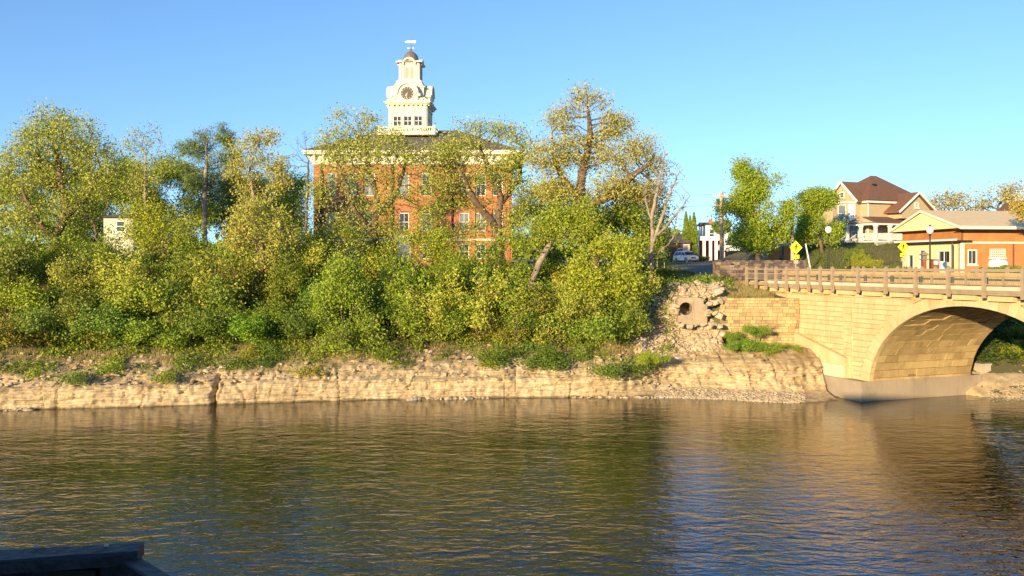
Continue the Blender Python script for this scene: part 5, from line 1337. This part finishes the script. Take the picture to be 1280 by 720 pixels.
make_tree('bare_tree', 'bare twiggy tree leaning over the gap left of the cedars', 'tree',
    [(838,225,20,24),(815,245,20,22),(848,255,14,20),(828,200,12,14),(842,280,12,20)], 66, (812,350), 12, natt=900, k=0, r=.15, bark='bark_pale', shell=.1, holes=-.9, trunk=[(815,300),(815,270),(822,235),(828,205)], limbs=[[(814,310),(826,275),(840,235),(850,215)],[(815,300),(832,285),(850,262),(862,245)],[(816,280),(806,250),(808,225)],[(814,320),(836,305,-1),(848,285,-1)]], rmin=.022, step=.32, dk=.4, up=.08, group=BG)
make_tree('maple_tree', 'dense green tree at the right end of the wooded bank above the rubble', 'tree',
    [(795,262,42,26),(815,292,22,24),(765,272,32,24),(800,320,34,20)], 70, (800,362), 13, natt=1100, r=.2, group=BG, **{**GRN, 'k': 12})
make_tree('leaning_tree', 'yellow green tree with a pale leaning trunk on the bank below the tall oak', 'tree',
    [(700,280,40,22),(735,292,34,22),(668,292,26,18),(720,262,30,16)], 65, (660,372), 14, natt=900, r=.24, bark='bark_pale', trunk=[(664,352),(676,325),(690,300)], leaf='green_leaf', tint=(1.25,1.15,1), size=.15, spread=.32, k=16, fill=.4, holes=-.03, shell=.15, group=BG)
make_tree('bright_tree', 'yellow green leafy tree on mid bank between leaning trunk and rubble', 'tree',
    [(745,335,34,26),(770,315,26,22),(778,355,26,24),(735,370,26,18)], 61, (755,420), 15, natt=900, r=.14, leaf='green_leaf', tint=(1.45,1.25,1.1), size=.15, spread=.32, k=16, fill=.4, holes=-.03, shell=.15, group=BG)
make_tree('bright_tree', 'tall bright green conical sapling mid bank below the clock tower', 'tree',
    [(432,335,20,22),(425,368,34,22),(432,400,46,24),(432,430,52,18),(436,315,8,8)], 58.5, (430,452), 16, natt=1300, r=.1, leaf='green_leaf', tint=(1.1,1.12,1.1), size=.14, spread=.28, k=15, fill=.5, holes=-.04, bark='bark_pale', group=BG)
make_tree('maple_tree', 'rounded green tree behind between the thin tree and the pine', 'tree',
    [(222,228,30,34),(198,272,38,34),(160,232,26,28),(248,262,28,36),(205,215,20,20)], 92, (205,322), 17, natt=1500, r=.2, group=BG, **GRN)
make_tree('maple_tree', 'fresh green rounded tree touching the left end of the courthouse', 'tree',
    [(358,248,32,32),(376,232,16,16),(345,285,34,26)], 93, (360,322), 18, natt=800, r=.2, group=BG, tint=(1.1,1.15,1), **GRN)
make_tree('hemlock_tree', 'dark evergreen tree behind the airy pale tree', 'tree',
    [(300,245,24,34),(320,270,24,26),(290,280,20,20)], 97, (303,322), 19, natt=600, k=14, spread=.25, size=.3, r=.2, leaf='needle', aspect=.3, group=BG)
make_tree('ash_tree', 'yellow green tree with upright trunk in front of the small pale house', 'tree',
    [(205,288,44,18),(182,268,30,14),(222,300,30,18),(175,305,26,18)], 67, (194,378), 20, natt=900, r=.17, trunk=[(195,345),(192,318),(198,298)], leaf='green_leaf', tint=(1.5,1.25,1.1), size=.14, spread=.34, k=14, fill=.3, shell=.1, holes=-.03, group=BG)
make_tree('maple_tree', 'shady green tree deep behind the left oak at the picture edge', 'tree',
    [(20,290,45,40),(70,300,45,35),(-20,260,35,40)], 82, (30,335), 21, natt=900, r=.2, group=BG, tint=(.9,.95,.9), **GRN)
make_tree('maple_tree', 'green tree behind between the left oak and the small pale house', 'tree',
    [(108,290,26,35),(100,262,25,25),(140,232,22,24),(165,215,14,14)], 86, (115,328), 22, natt=600, r=.18, group=BG, **GRN)
make_tree('ash_tree', 'yellow green tree on the bank edge below the courthouse centre', 'tree',
    [(505,312,36,18),(540,300,28,18),(480,330,30,16),(560,325,26,16)], 66, (515,372), 23, natt=800, r=.15, leaf='green_leaf', tint=(1.35,1.2,1), size=.14, spread=.34, k=14, fill=.3, shell=.1, holes=-.03, group=BG)
make_tree('ash_tree', 'green understorey tree at the foot of the courthouse right half', 'tree',
    [(605,318,34,20),(640,305,26,18),(585,345,28,18),(640,345,30,18)], 65, (612,385), 24, natt=800, r=.15, leaf='green_leaf', tint=(1.1,1.1,1), size=.14, spread=.34, k=14, fill=.3, shell=.1, holes=-.03, group=BG)
make_tree('ash_tree', 'green understorey tree left below the courthouse, beside the bright sapling', 'tree',
    [(400,310,34,18),(380,330,28,18),(430,300,26,14),(450,325,22,14)], 67, (405,368), 25, natt=700, r=.14, leaf='green_leaf', tint=(1.15,1.05,1), size=.14, spread=.34, k=14, fill=.3, shell=.1, holes=-.03, group=BG)
make_tree('ash_tree', 'green bushy tree on the bank below the pine and dark plank fence', 'tree',
    [(262,330,36,20),(240,315,28,16),(290,320,24,16)], 66, (262,380), 26, natt=700, r=.14, leaf='green_leaf', tint=(1.0,1.0,1), size=.14, spread=.34, k=14, fill=.3, shell=.1, holes=-.03, group=BG)
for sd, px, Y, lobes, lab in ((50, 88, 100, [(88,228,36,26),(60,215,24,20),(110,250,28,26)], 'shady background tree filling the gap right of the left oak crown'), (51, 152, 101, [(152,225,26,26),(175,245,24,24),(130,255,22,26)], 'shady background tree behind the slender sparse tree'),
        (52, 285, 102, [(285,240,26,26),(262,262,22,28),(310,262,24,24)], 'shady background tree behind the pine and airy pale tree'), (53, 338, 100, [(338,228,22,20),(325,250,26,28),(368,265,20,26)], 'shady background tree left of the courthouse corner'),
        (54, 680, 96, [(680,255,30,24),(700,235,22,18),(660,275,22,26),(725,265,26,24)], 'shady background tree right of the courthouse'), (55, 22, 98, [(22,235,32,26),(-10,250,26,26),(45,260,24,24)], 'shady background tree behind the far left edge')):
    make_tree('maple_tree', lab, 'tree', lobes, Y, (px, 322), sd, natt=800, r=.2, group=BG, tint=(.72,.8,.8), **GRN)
TG = 'trees across the bridge'
make_tree('linden_tree', 'large bright green street tree behind the fieldstone wall, tallest right of the cedars', 'tree',
    [(938,216,22,20),(932,245,26,22),(962,240,22,20),(945,280,36,22),(968,275,20,22),(922,285,12,16),(985,262,8,14),(935,300,28,13),(960,301,24,12),(914,268,16,13),(978,250,14,15)], 90, (946,325), 30, natt=1900, r=.35, group=TG, leaf='green_leaf', tint=(1.25,1.25,1.1), size=.17, spread=.34, k=17, fill=.6, holes=-.04, shell=.2)
make_tree('linden_tree', 'medium green street tree between utility pole and tan house', 'tree',
    [(1022,252,22,17),(1010,275,28,18),(1035,284,16,18),(1002,292,18,12)], 97, (1028,325), 31, natt=1000, r=.22, group=TG, leaf='green_leaf', tint=(1.15,1.15,1), size=.17, spread=.34, k=17, fill=.6, holes=-.04, shell=.2)
make_tree('honey_locust', 'airy golden tree right behind the tan house and station roof', 'tree',
    [(1188,250,30,12),(1215,255,26,14),(1170,258,18,8)], 142, (1192,320), 32, natt=520, k=5, fill=.3, holes=.0, size=.3, spread=.5, r=.22, tint=(.85,.92,1.5), leaf='gold_leaf', step=.6, dk=.8, group=TG)
make_tree('honey_locust', 'larger airy golden tree behind the station roof at the right edge', 'tree',
    [(1240,246,32,15),(1268,246,28,14),(1255,236,24,8),(1225,258,20,10)], 138, (1248,320), 33, natt=760, k=5, fill=.3, holes=.0, size=.3, spread=.5, r=.26, leaf='gold_leaf', step=.6, dk=.8, group=TG, tint=(.85,.92,1.6))
make_tree('honey_locust', 'leafy branch end of a tree in front of the cream gable at the right edge', 'tree',
    [(1278,262,12,8),(1292,270,16,12),(1300,250,20,18)], 80, (1310,335), 34, natt=240, k=8, size=.18, spread=.25, r=.14, leaf='gold_leaf', group=TG)
make_tree('fir_tree', 'dark fir partly hidden behind the utility pole and big street tree', 'tree',
    [(903,262,7,12),(904,245,4,8),(902,280,9,12)], 112, (904,322), 35, natt=260, k=14, spread=.25, size=.34, r=.15, leaf='needle', aspect=.3, group=TG, trunk=[(904,290),(904,240)])
make_tree('maple_tree', 'low distant green tree seen between the cedars and the white house', 'tree', [(880,294,10,8)], 165, (872,322), 36, natt=240, size=.4, spread=.6, k=10, r=.2, step=.8, dk=1.0, leaf='green_leaf', group=TG)

# arborvitae
def cedar(px, top, Y, rpx, seed, label):
    rs = np.random.RandomState(seed); x = px2x(px, Y); z0 = terrain(x, Y); H = py2z(top, Y)-z0; r = rpx/F*Y
    t = empty('cedar_tree', (x, Y, z0), 0, label, 'tree', 'columnar cedars'); mb = MB(); mb.tube([(0, 0, -.2), (0, 0, H*.8)], [.12, .03], 6); mb.build('trunk', M['bark'], t)
    n = 5200; h = rs.rand(n)**.9; pr = np.minimum(1, (1-h)*2.6)**.75*np.minimum(1, .75+h*2); a = rs.rand(n)*6.283; rr_ = r*pr*(.72+.3*rs.rand(n))*(1+.1*np.sin(a*5+h*20))
    C = np.stack([rr_*np.cos(a), rr_*np.sin(a), .15+h*(H-.2)], 1); V_, Q_ = leaf_quads(C, rs, 1, .03, .22, 0, .35, -1.2)
    c = raw_mesh('crown', V_, Q_, M['green_leaf'], t); c.color = (.95, 1.0, .9, 1)
cedar(857.5, 264, 129, 4.4, 1, 'left of the two front columnar cedars beside the road'); cedar(867.5, 265, 129, 4.3, 2, 'right of the two front columnar cedars beside the road'); cedar(862.5, 269, 133, 3.6, 3, 'darker columnar cedar tucked behind the front pair')

# ------------------------------------------------------------------ shrubs
def shrub_proto(seed, w, h, natt, k, size, leaf):
    rs = np.random.RandomState(seed); d = rs.normal(size=(natt, 3)); d /= np.linalg.norm(d, axis=1)[:, None]; d[:, 2] = np.abs(d[:, 2])
    lob = rs.normal(size=(7, 3))*[w*.35, w*.35, h*.14]+[0, 0, h*.42]; ix = rs.randint(7, size=natt)
    nz_ = np.array([noise.noise(Vector(q*2.2)+Vector((seed, 0, 0))) for q in d])[:, None]
    A = lob[ix]+d*[w*.36, w*.36, h*.46]*(.35+.7*rs.rand(natt, 1))*(1+.8*nz_); A[:, 2] = np.maximum(.1, A[:, 2])
    paths = [([[0, 0, -.2], [rs.uniform(-.3, .3), rs.uniform(-.3, .3), h*.25]], -1) for _ in range(4)]
    pos, par = colonize(A, paths, .22, .26, rs, di=2.0)
    Vb, Fb, cnt, rad = skeleton_mesh(pos, par, .05, .011)
    C = np.concatenate([pos[cnt <= 4], A[::2]]) if k else pos[:2]; k = max(k, 1); V_, Q_ = leaf_quads(C, rs, k, .2, size, .1); print('SHRUB', len(C)*k)
    mt = bpy.data.objects.new('tmp', None)
    stem = raw_mesh('stem', Vb, Fb, M['bark'], None, smooth=True); fol = raw_mesh('foliage', V_, Q_, M[leaf], None)
    COL.objects.unlink(stem); COL.objects.unlink(fol)
    return stem, fol
protos = [shrub_proto(100, 2.6, 2.4, 700, 15, .12, 'shrub_leaf'), shrub_proto(101, 2.2, 3.0, 700, 15, .12, 'shrub_leaf'), shrub_proto(102, 3.0, 2.2, 700, 14, .13, 'shrub_leaf'),
          shrub_proto(103, 1.9, 3.4, 650, 14, .12, 'shrub_leaf'), shrub_proto(104, 2.8, 2.8, 800, 13, .13, 'shrub_leaf'),
          shrub_proto(105, 1.7, 5.2, 520, 9, .14, 'shrub_leaf'), shrub_proto(106, 2.2, 4.6, 460, 9, .14, 'oak_leaf'), shrub_proto(107, 2.6, 2.4, 420, 0, .1, 'shrub_leaf')]
def shrub(x, y, z, s, sz, tint, label, group='shrubs on the wooded bank', pi=0, name='shrub'):
    t = empty(name, (x, y, z), rnd.uniform(0, 6.28), label, 'shrub', group); st_, fo_ = protos[pi]
    a = st_.copy(); link(a, t); b = fo_.copy(); link(b, t); b.color = (*tint, 1); t.scale = (s, s, sz); return t
colw = ['at the picture left edge', 'below the left oak', 'right of the left oak trunk', 'left below the small pale house', 'below the small pale house', 'below the dark fence', 'below the pine', 'left of the crooked tree',
        'at the crooked tree', 'below the courthouse corner', 'left of the bright sapling', 'right of the bright sapling', 'below the clock tower', 'below the courthouse middle', 'below the courthouse right half',
        'left of the leaning trunk', 'at the leaning trunk', 'below the tallest oak', 'right of the tallest oak', 'next to the rubble']
rows = [(455, 57.6, 'low on bank above pale rock', .80, .74), (428, 60.0, 'second row uphill', .95, .9), (398, 62.6, 'halfway up the bank', 1.0, .98), (370, 65.5, 'high on the bank', 1.0, 1.0), (348, 69.5, 'on the bank crest', .95, .85)]
looks = [('bright green', (1.05, 1.15, .85)), ('dark green', (.5, .64, .6)), ('yellow green', (1.3, 1.2, .9)), ('mid green', (.82, .92, .9)), ('olive', (1.0, .88, .8))]
for ri, (py, Y, rl, s, hs) in enumerate(rows):
    for ci in range(20):
        px = 6+ci*42.5+(21 if ri % 2 else 0)+rnd.uniform(-9, 9)
        if px > [818, 800, 800, 812, 845][ri]: continue
        yy = Y+rnd.uniform(-.7, .7); x = px2x(px, yy); yy += (shore(x)-56.3)*(.95-.17*ri) if x < 0 else 0; x = px2x(px, yy); yy = max(yy, shore(x)+(2.5 if ri == 0 else 4.4)) ; x = px2x(px, yy); li = rnd.choices(range(5), [2, 2.2, 2.5, 3, 1.5])[0]; pi = rnd.randrange(5)
        sc = s*rnd.uniform(.85, 1.35)
        lab = ('%s %s %s, %s' % (['small', 'bushy', 'leafy'][rnd.randrange(3)] if sc > .75 else 'low', looks[li][0], 'shrub', rl+' '+colw[ci])).replace('low bushy','low').replace(' of the crooked tree', ' of crooked tree')
        tn = tuple(c*rnd.uniform(.88, 1.12) for c in looks[li][1])
        shrub(x, yy, terrain(x, yy)-.1, sc, sc*hs*rnd.uniform(.85, 1.15), tn, lab, pi=pi)
sap = [(22, 61, 'slim sapling left of the left oak trunk'), (98, 60, 'slim sapling right of the left oak trunk'), (140, 62.5, 'thin sapling below the small pale house'), (172, 59.5, 'thin sapling low on the bank left of the ash'), (235, 60.5, 'thin sapling below the dark plank fence'), (283, 60, 'thin sapling left of the crooked tree trunk'),
       (358, 61, 'thin sapling right of the crooked tree trunk'), (385, 64, 'slim sapling under the courthouse left corner'), (492, 61, 'slim sapling right of the bright conical sapling'), (528, 59.5, 'slim sapling low on the bank below the tower'), (560, 62, 'slim sapling below the courthouse middle'), (598, 60, 'thin sapling below the dark limbed oak'),
       (645, 60, 'slim sapling left of the leaning trunk'), (700, 59.5, 'thin sapling low below the tallest oak'), (728, 62, 'thin sapling right below the tallest oak'), (792, 62, 'thin sapling at the top edge of the rubble')]
for i, (px, Y, lab) in enumerate(sap):
    x = px2x(px, Y); s_ = rnd.uniform(.85, 1.1); shrub(x, Y, terrain(x, Y)-.1, s_, s_, rnd.choice([(1.2, 1.15, .9), (1.0, .95, .8), (1.3, 1.2, 1)]), lab, 'saplings on the wooded bank', pi=5+i % 2, name='sapling')['category'] = 'sapling'
for i, (px, Y, lab) in enumerate(((48, 58.6, 'bare grey brush below the left oak'), (215, 58.4, 'bare grey brush above the crack in the rock'), (335, 59, 'bare grey brush at the foot of the crooked tree'), (345, 61.5, 'bare twiggy brush right of the crooked tree'), (518, 58.6, 'bare grey brush above the rock right of the tower'), (625, 60.5, 'bare twiggy brush below the courthouse right half'),
       (715, 60.8, 'bare twiggy brush on mid bank under the tallest oak'), (806, 60.6, 'bare grey brush beside the rubble'), (925, 66.4, 'bare purplish brush in front of the short fieldstone wall'), (905, 67, 'bare brush at the left end of the short fieldstone wall'))):
    x = px2x(px, Y); s_ = rnd.uniform(.7, 1.1)*(.75 if px > 900 else 1); t = shrub(x, Y, terrain(x, Y)-.1, s_, s_, (1, 1, 1), lab, 'bare brush on the bank', pi=7, name='bare_brush')
for px, Y, z, s, tint, lab in ((817, 57.2, 2.0, .42, (1.35, 1.35, 1), 'small bright green bush alone on the ledge below the rubble'), (938, 59.0, 2.6, .5, (.8, 1.1, .9), 'deep green bush on the slope in front of the wing wall'),
                           (944, 60.0, 3.4, .42, (.9, 1.1, .9), 'upright green bush against the middle of the wing wall'), (962, 58.4, 2.35, .42, (1, 1.1, .9), 'low green bush right of the deep green one by the wing wall'),
                           (990, 59.4, 2.3, .36, (1.1, 1.1, .9), 'small sprawling green bush on the buttress by the concrete block'), (915, 60.3, 3.1, .34, (.9, 1.05, .9), 'little green bush at the left foot of the wing wall'),
                           (1270, 60.5, 1.6, .55, (1.4, 1.3, 1), 'bright bush on the bank seen through the arch'), (1284, 61.5, 2.6, .7, (1.3, 1.2, 1), 'bright bush at picture edge above the riprap behind the arch'),
                           (1075, 85, None, .5, (1.4, 1.2, 1), 'yellow green bush on the slope below the tan house'), (1090, 84, None, .45, (1.6, 1.3, 1), 'rounded golden green bush left of the far crosswalk sign'), (1063, 90, None, .3, (.8, .9, .9), 'dark bush halfway up the house slope'),
                           (1072, 99, None, .36, (.7, .85, .8), 'dark green bush at the porch steps'), (1086, 98, None, .3, (.7, .85, .8), 'dark green bush at the stone porch base'), (880, 126, None, .35, (.5, .6, .6), 'dark clipped bush before the white house porch'), (872, 124, None, .35, (.5, .6, .6), 'dark clipped bush right of the cedars'),
                           (1243, 83.2, None, .35, (1, 1.1, 1), 'little green plant left before the propane tank'), (1255, 83.4, None, .42, (1, 1.1, 1), 'little green plant right of the propane tank')):
    x = px2x(px, Y); shrub(x, Y, terrain(x, Y) if z is None else z, s, s*(1.1 if z is None else .95), tint, lab, 'bushes by the bridge', pi=rnd.randrange(3))

# undergrowth: leaf litter shrubs and saplings nobody could count
rs = np.random.RandomState(77); C = []
while len(C) < 30000:
    px = rs.uniform(-60, 842); Y = rs.uniform(54.5, 76); x = px2x(px, Y); d = Y-shore(x)
    if d < 2.0 or (d < 3.1 and noise.noise(Vector((x*.33, 8.1, 0))) < .02): continue
    dens = noise.noise(Vector((x*.5, Y*.5, 3.3)))
    if dens < -.12: continue
    hmax = .35+1.3*max(0, dens+.15)*min(1, (d-3.5)/3)
    C.append((x, Y, max(terrain(x, Y), float(np.interp(d, [.55, 1.5, 3.6, 3.7], [1.3, 2.0, 2.9, -9])))+rs.uniform(0, hmax)))
V_, Q_ = leaf_quads(np.array(C), rs, 9, .17, .125, .15); u = raw_mesh('undergrowth', V_, Q_, M['shrub_leaf']); u.color = (1, .98, .9, 1); tag(u, 'tangled green undergrowth covering the wooded bank', 'undergrowth', kind='stuff')
# dark green growth on the crest by the road, on the hill; behind the arch tinted dark as shade
C = []; C2 = []
for _ in range(8200):
    r_ = rs.rand()
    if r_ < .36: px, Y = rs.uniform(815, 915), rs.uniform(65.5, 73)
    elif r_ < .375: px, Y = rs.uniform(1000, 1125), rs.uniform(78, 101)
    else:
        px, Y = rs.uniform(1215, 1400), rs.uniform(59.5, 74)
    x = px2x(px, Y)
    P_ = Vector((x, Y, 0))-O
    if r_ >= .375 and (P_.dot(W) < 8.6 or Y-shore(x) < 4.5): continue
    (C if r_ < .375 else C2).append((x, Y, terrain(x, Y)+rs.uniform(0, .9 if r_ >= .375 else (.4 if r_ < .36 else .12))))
V_, Q_ = leaf_quads(np.array(C), rs, 7, .16, .17, .15); u = raw_mesh('ground_cover', V_, Q_, M['shrub_leaf']); u.color = (.75, .85, .85, 1); tag(u, 'low green plants on the bank crest and the house slope', 'ground cover', kind='stuff')
V_, Q_ = leaf_quads(np.array(C2), rs, 7, .16, .17, .6); u = raw_mesh('ground_cover', V_, Q_, M['shrub_leaf']); u.color = (.25, .34, .3, 1); tag(u, 'green plants on the bank behind the arch, tinted dark for shade', 'ground cover', kind='stuff')  # leaf tint darkened to stand in for shade past the arch
# trees of the far bank seen through the arch
for i, (px, Y, lab) in enumerate(((1262, 76, 'shaded dense tree behind the arch, nearest its left foot'), (1320, 73, 'shaded dense tree beyond the arch past the picture edge'))):
    pass

def blades(name, pts, h, w, mtl, seed, label, cat, tint=(1, 1, 1)):
    rs = np.random.RandomState(seed); P = np.array(pts); n = len(P); a = rs.rand(n)*6.283; lean = rs.normal(size=(n, 2))*.28; hh = h*(.5+rs.rand(n)); S = np.stack([np.cos(a), np.sin(a), np.zeros(n)], 1)*w/2
    T = P+np.stack([lean[:, 0]*hh, lean[:, 1]*hh, hh], 1); V_ = np.stack([P-S, P+S, T], 1).reshape(-1, 3)
    o = raw_mesh(name, V_, np.arange(n*3).reshape(-1, 3), mtl); o.color = (*tint, 1); tag(o, label, cat, kind='stuff'); return o
pts = []
while len(pts) < 17000:
    r_ = rs.rand()
    if r_ < .35:
        px, Y = rs.uniform(893, 968), rs.uniform(61.7, 68)
        x = px2x(px, Y); 
        if (Vector((x, Y, 0))-O).dot(W) > -.1: continue
        if noise.noise(Vector((x*.9, Y*.9, 0))) < -.15: continue
    else:
        px = rs.uniform(-40, 840); x = px2x(px, 58); Y = shore(x)+rs.uniform(2.2, 4.4)
        if noise.noise(Vector((x*.6, Y*.9, 7))) < -.02: continue
    x = px2x(px, Y); dq = Y-shore(x); pts.append((x, Y, max(terrain(x, Y), float(np.interp(dq, [.55, 1.5, 3.6, 3.7], [1.3, 2.0, 2.95, -9])) if x < 8 else -9)))
blades('dry_grass', pts, .27, .03, M['dry_grass'], 5, 'straw coloured dry grass above the rock and on the wing wall', 'dry grass')
pts = []
while len(pts) < 40000:
    r_ = rs.rand()
    if r_ < .5: px, Y = rs.uniform(1000, 1135), rs.uniform(76, 105)
    elif r_ < .75: px, Y = rs.uniform(905, 1030), rs.uniform(83, 105)
    else: px, Y = rs.uniform(820, 915), rs.uniform(66, 115)
    x = px2x(px, Y); pts.append((x, Y, terrain(x, Y)))
blades('grass', pts, .2, .05, M['grass'], 6, 'green lawn grass on the slopes across the road', 'grass')

# ------------------------------------------------------------------ rubble, gravel, loose stones
big = [(848, 425, 58.5, 1.1, 'largest pale slab leaning in the middle of the rubble'), (868, 420, 59.0, 1.25, 'large angular grey block right below the drain'), (832, 428, 58.3, .9, 'flat block at the left foot of the rubble'),
       (862, 436, 57.8, 1.0, 'wide pale slab at the foot of the rubble'), (884, 428, 58.2, .8, 'block right of the large angular one'), (846, 410, 59.8, .7, 'pale block just left under the drain'), (840, 358, 63.5, .8, 'golden block on top left of the drain headwall'),
       (856, 356, 63.8, .9, 'golden block on top right of the drain headwall'), (905, 440, 57.8, .8, 'golden block on the slope left of the wing wall bushes'), (893, 402, 60.5, .7, 'golden block right of the drain headwall')]
for i, (px, py, Y, s, lab) in enumerate(big): place_rock((px2x(px, Y), Y, rubble_z(px2x(px, Y), Y)+.1*s), s*.85, lab, 'large limestone blocks', 'large_boulder', i)
rr = random.Random(44); cnt = 0
def in_rubble(px, py):
    if 849 < px < 868 and 376 < py < 399: return False
    return py > 350 and px < 903 and px > 800+max(0, (405-py))*.45
for q in range(14):
    px, py, Y = [(846, 404, 61.2), (852, 407, 61.0), (861, 408, 61.0), (870, 407, 61.1), (880, 405, 61.2), (846, 372, 61.7), (853, 368, 61.8), (872, 369, 61.8), (882, 372, 61.7), (845, 392, 61.3), (886, 392, 61.3), (844, 382, 61.4), (887, 381, 61.5), (862, 367, 61.9)][q]
    place_rock(at(px, py, Y), rr.uniform(.3, .55), 'limestone block lodged against the '+['lower left edge', 'foot, left of middle,', 'foot, middle,', 'foot, right of middle,', 'lower right corner', 'upper left corner', 'top, left part,', 'top, right part,', 'upper right corner', 'left side, low,', 'right side, low,', 'left side, high,', 'right side, high,', 'top, middle,'][q]+' of the drain headwall', 'limestone rubble round the drain', 'rubble_block', 500+q)
for q in range(12):
    px, py = 888+(q % 3)*5.5+rr.uniform(-1, 1), 366+(q//3)*13+rr.uniform(-3, 3)
    place_rock(at(px, py, 61.3-q//3*.25), rr.uniform(.42, .65), 'golden block stacked between drain and wing wall, '+['top', 'upper', 'lower', 'bottom'][q//3]+' row, '+['left', 'middle', 'right'][q % 3], 'golden blocks beside the wing wall', 'rubble_block', 700+q)
while cnt < 270:
    px = rr.uniform(796, 906); Y = rr.uniform(57.5, 67); x = px2x(px, Y); z = terrain(x, Y); py = HOR+(EYE-z)/Y*F
    if not in_rubble(px, py): continue
    sz_ = rr.choice([.2, .28, .36, .5])*rr.uniform(.85, 1.2)
    lab = ('small ' if sz_ < .26 else 'middling ' if sz_ < .42 else 'sizeable ')+'pale limestone block '+('above' if py < 372 else 'below' if py > 404 else 'level with')+' the storm drain, '+('left of it' if px < 842 else 'right of it' if px > 880 else 'in line with it')
    place_rock((x, Y, rubble_z(x, Y)+rr.uniform(.0, .25)*sz_), sz_, lab, 'limestone rubble round the drain', 'rubble_block', cnt); cnt += 1
rn = np.random.RandomState(8); pts = []; szs = []
while len(pts) < 5200:                             # gravel shore right of the trees, and behind the arch
    if rn.rand() < .72: px = rn.uniform(820, 1006); x = px2x(px, 56); Y = shore(x)+abs(rn.normal())*1.1; z = np.interp(Y-shore(x), [0, 2, 2.8], [0, .35, .6])
    else: px = rn.uniform(1236, 1330); x = px2x(px, 57); Y = shore(x)+rn.rand()*5.0; z = terrain(x, Y); z = max(z, -.05)
    if Y-shore(x) > 5.2: continue
    pts.append((px2x(px, Y), Y, z)); szs.append(rn.uniform(.06, .2)*(1.6 if rn.rand() < .07 else 1))
for _ in range(420):
    px = rn.choice([rn.uniform(-30, 70), rn.uniform(505, 610), rn.uniform(720, 830)]); x = px2x(px, 54); pts.append((x, shore(x)+rn.uniform(-.35, .12), .0)); szs.append(.06+.3*rn.rand()**3)
scatter_stones('gravel', pts, szs, M['boulder'], 3)['label'] = 'pale gravel and cobbles along the waterline by the bridge'
pts = []; szs = []
while len(pts) < 3600:
    px = rn.uniform(796, 910); Y = rn.uniform(57.5, 67); x = px2x(px, Y); z = terrain(x, Y); py = HOR+(EYE-z)/Y*F
    if not in_rubble(px, py): continue
    pts.append((x, Y, rubble_z(x, Y)+rn.uniform(-.02, .1))); szs.append(rn.uniform(.08, .28))
for _ in range(900):
    px = rn.uniform(885, 990); Y = rn.uniform(57.8, 60.6); x = px2x(px, Y); pts.append((x, Y, terrain(x, Y)+rn.uniform(.0, .25))); szs.append(rn.uniform(.06, .26))
scatter_stones('small_rubble', pts, szs, M['boulder'], 9)['label'] = 'small broken limestone filling the rubble slope round the storm drain'
pts = []; szs = []
while len(pts) < 1500:                             # broken stone lying on the rock shelf
    px = rn.uniform(-60, 900); x = px2x(px, 56); dlt = rn.uniform(.5, 3.8); Y = shore(x)+dlt; x = px2x(px, Y)
    z = float(np.interp(dlt, [.25, .55, 1.5, 3.6], [1.15, 1.3, 2.0, 2.95])) if x < 8 else float(np.interp(dlt, [2.5, 2.75, 3.1, 4.9], [.6, 1.2, 2.0, 2.95]))
    if x > 8 and dlt < 2.6: continue
    pts.append((x, Y, z+rn.uniform(-.05, .06))); szs.append(.05+.35*rn.rand()**3)
scatter_stones('loose_rubble', pts, szs, M['boulder'], 4)['label'] = 'loose broken limestone lying on the rock shelf'
# low ledges in the river edge
for i, (px, lab) in enumerate(((515, 'flat pale stone at the waterline left of centre'), (560, 'low flat stone at the waterline below the courthouse'), (585, 'thin dark edged stone at the waterline'))):
    x = px2x(px, 55); place_rock((x, shore(x)-.35, .0), .55, lab, 'flat stones at the waterline', 'flat_stone', 70+i)
# distant woods on the horizon, seen through the gap by the cedars
rs = np.random.RandomState(31); C = []
for _ in range(5200):
    a = rs.uniform(-260, 420); C.append((a, 240+rs.uniform(-12, 30)+abs(a)*.1, terrain(a, 250)+rs.rand()**.7*(4+2*noise.noise(Vector((a*.03, 0, 0))))))
V_, Q_ = leaf_quads(np.array(C), rs, 9, 1.6, 1.7, .3); u = raw_mesh('distant_woods', V_, Q_, M['green_leaf']); u.color = (.9, .9, 1, 1); tag(u, 'distant green woods on the horizon behind the town', 'woods', kind='stuff')
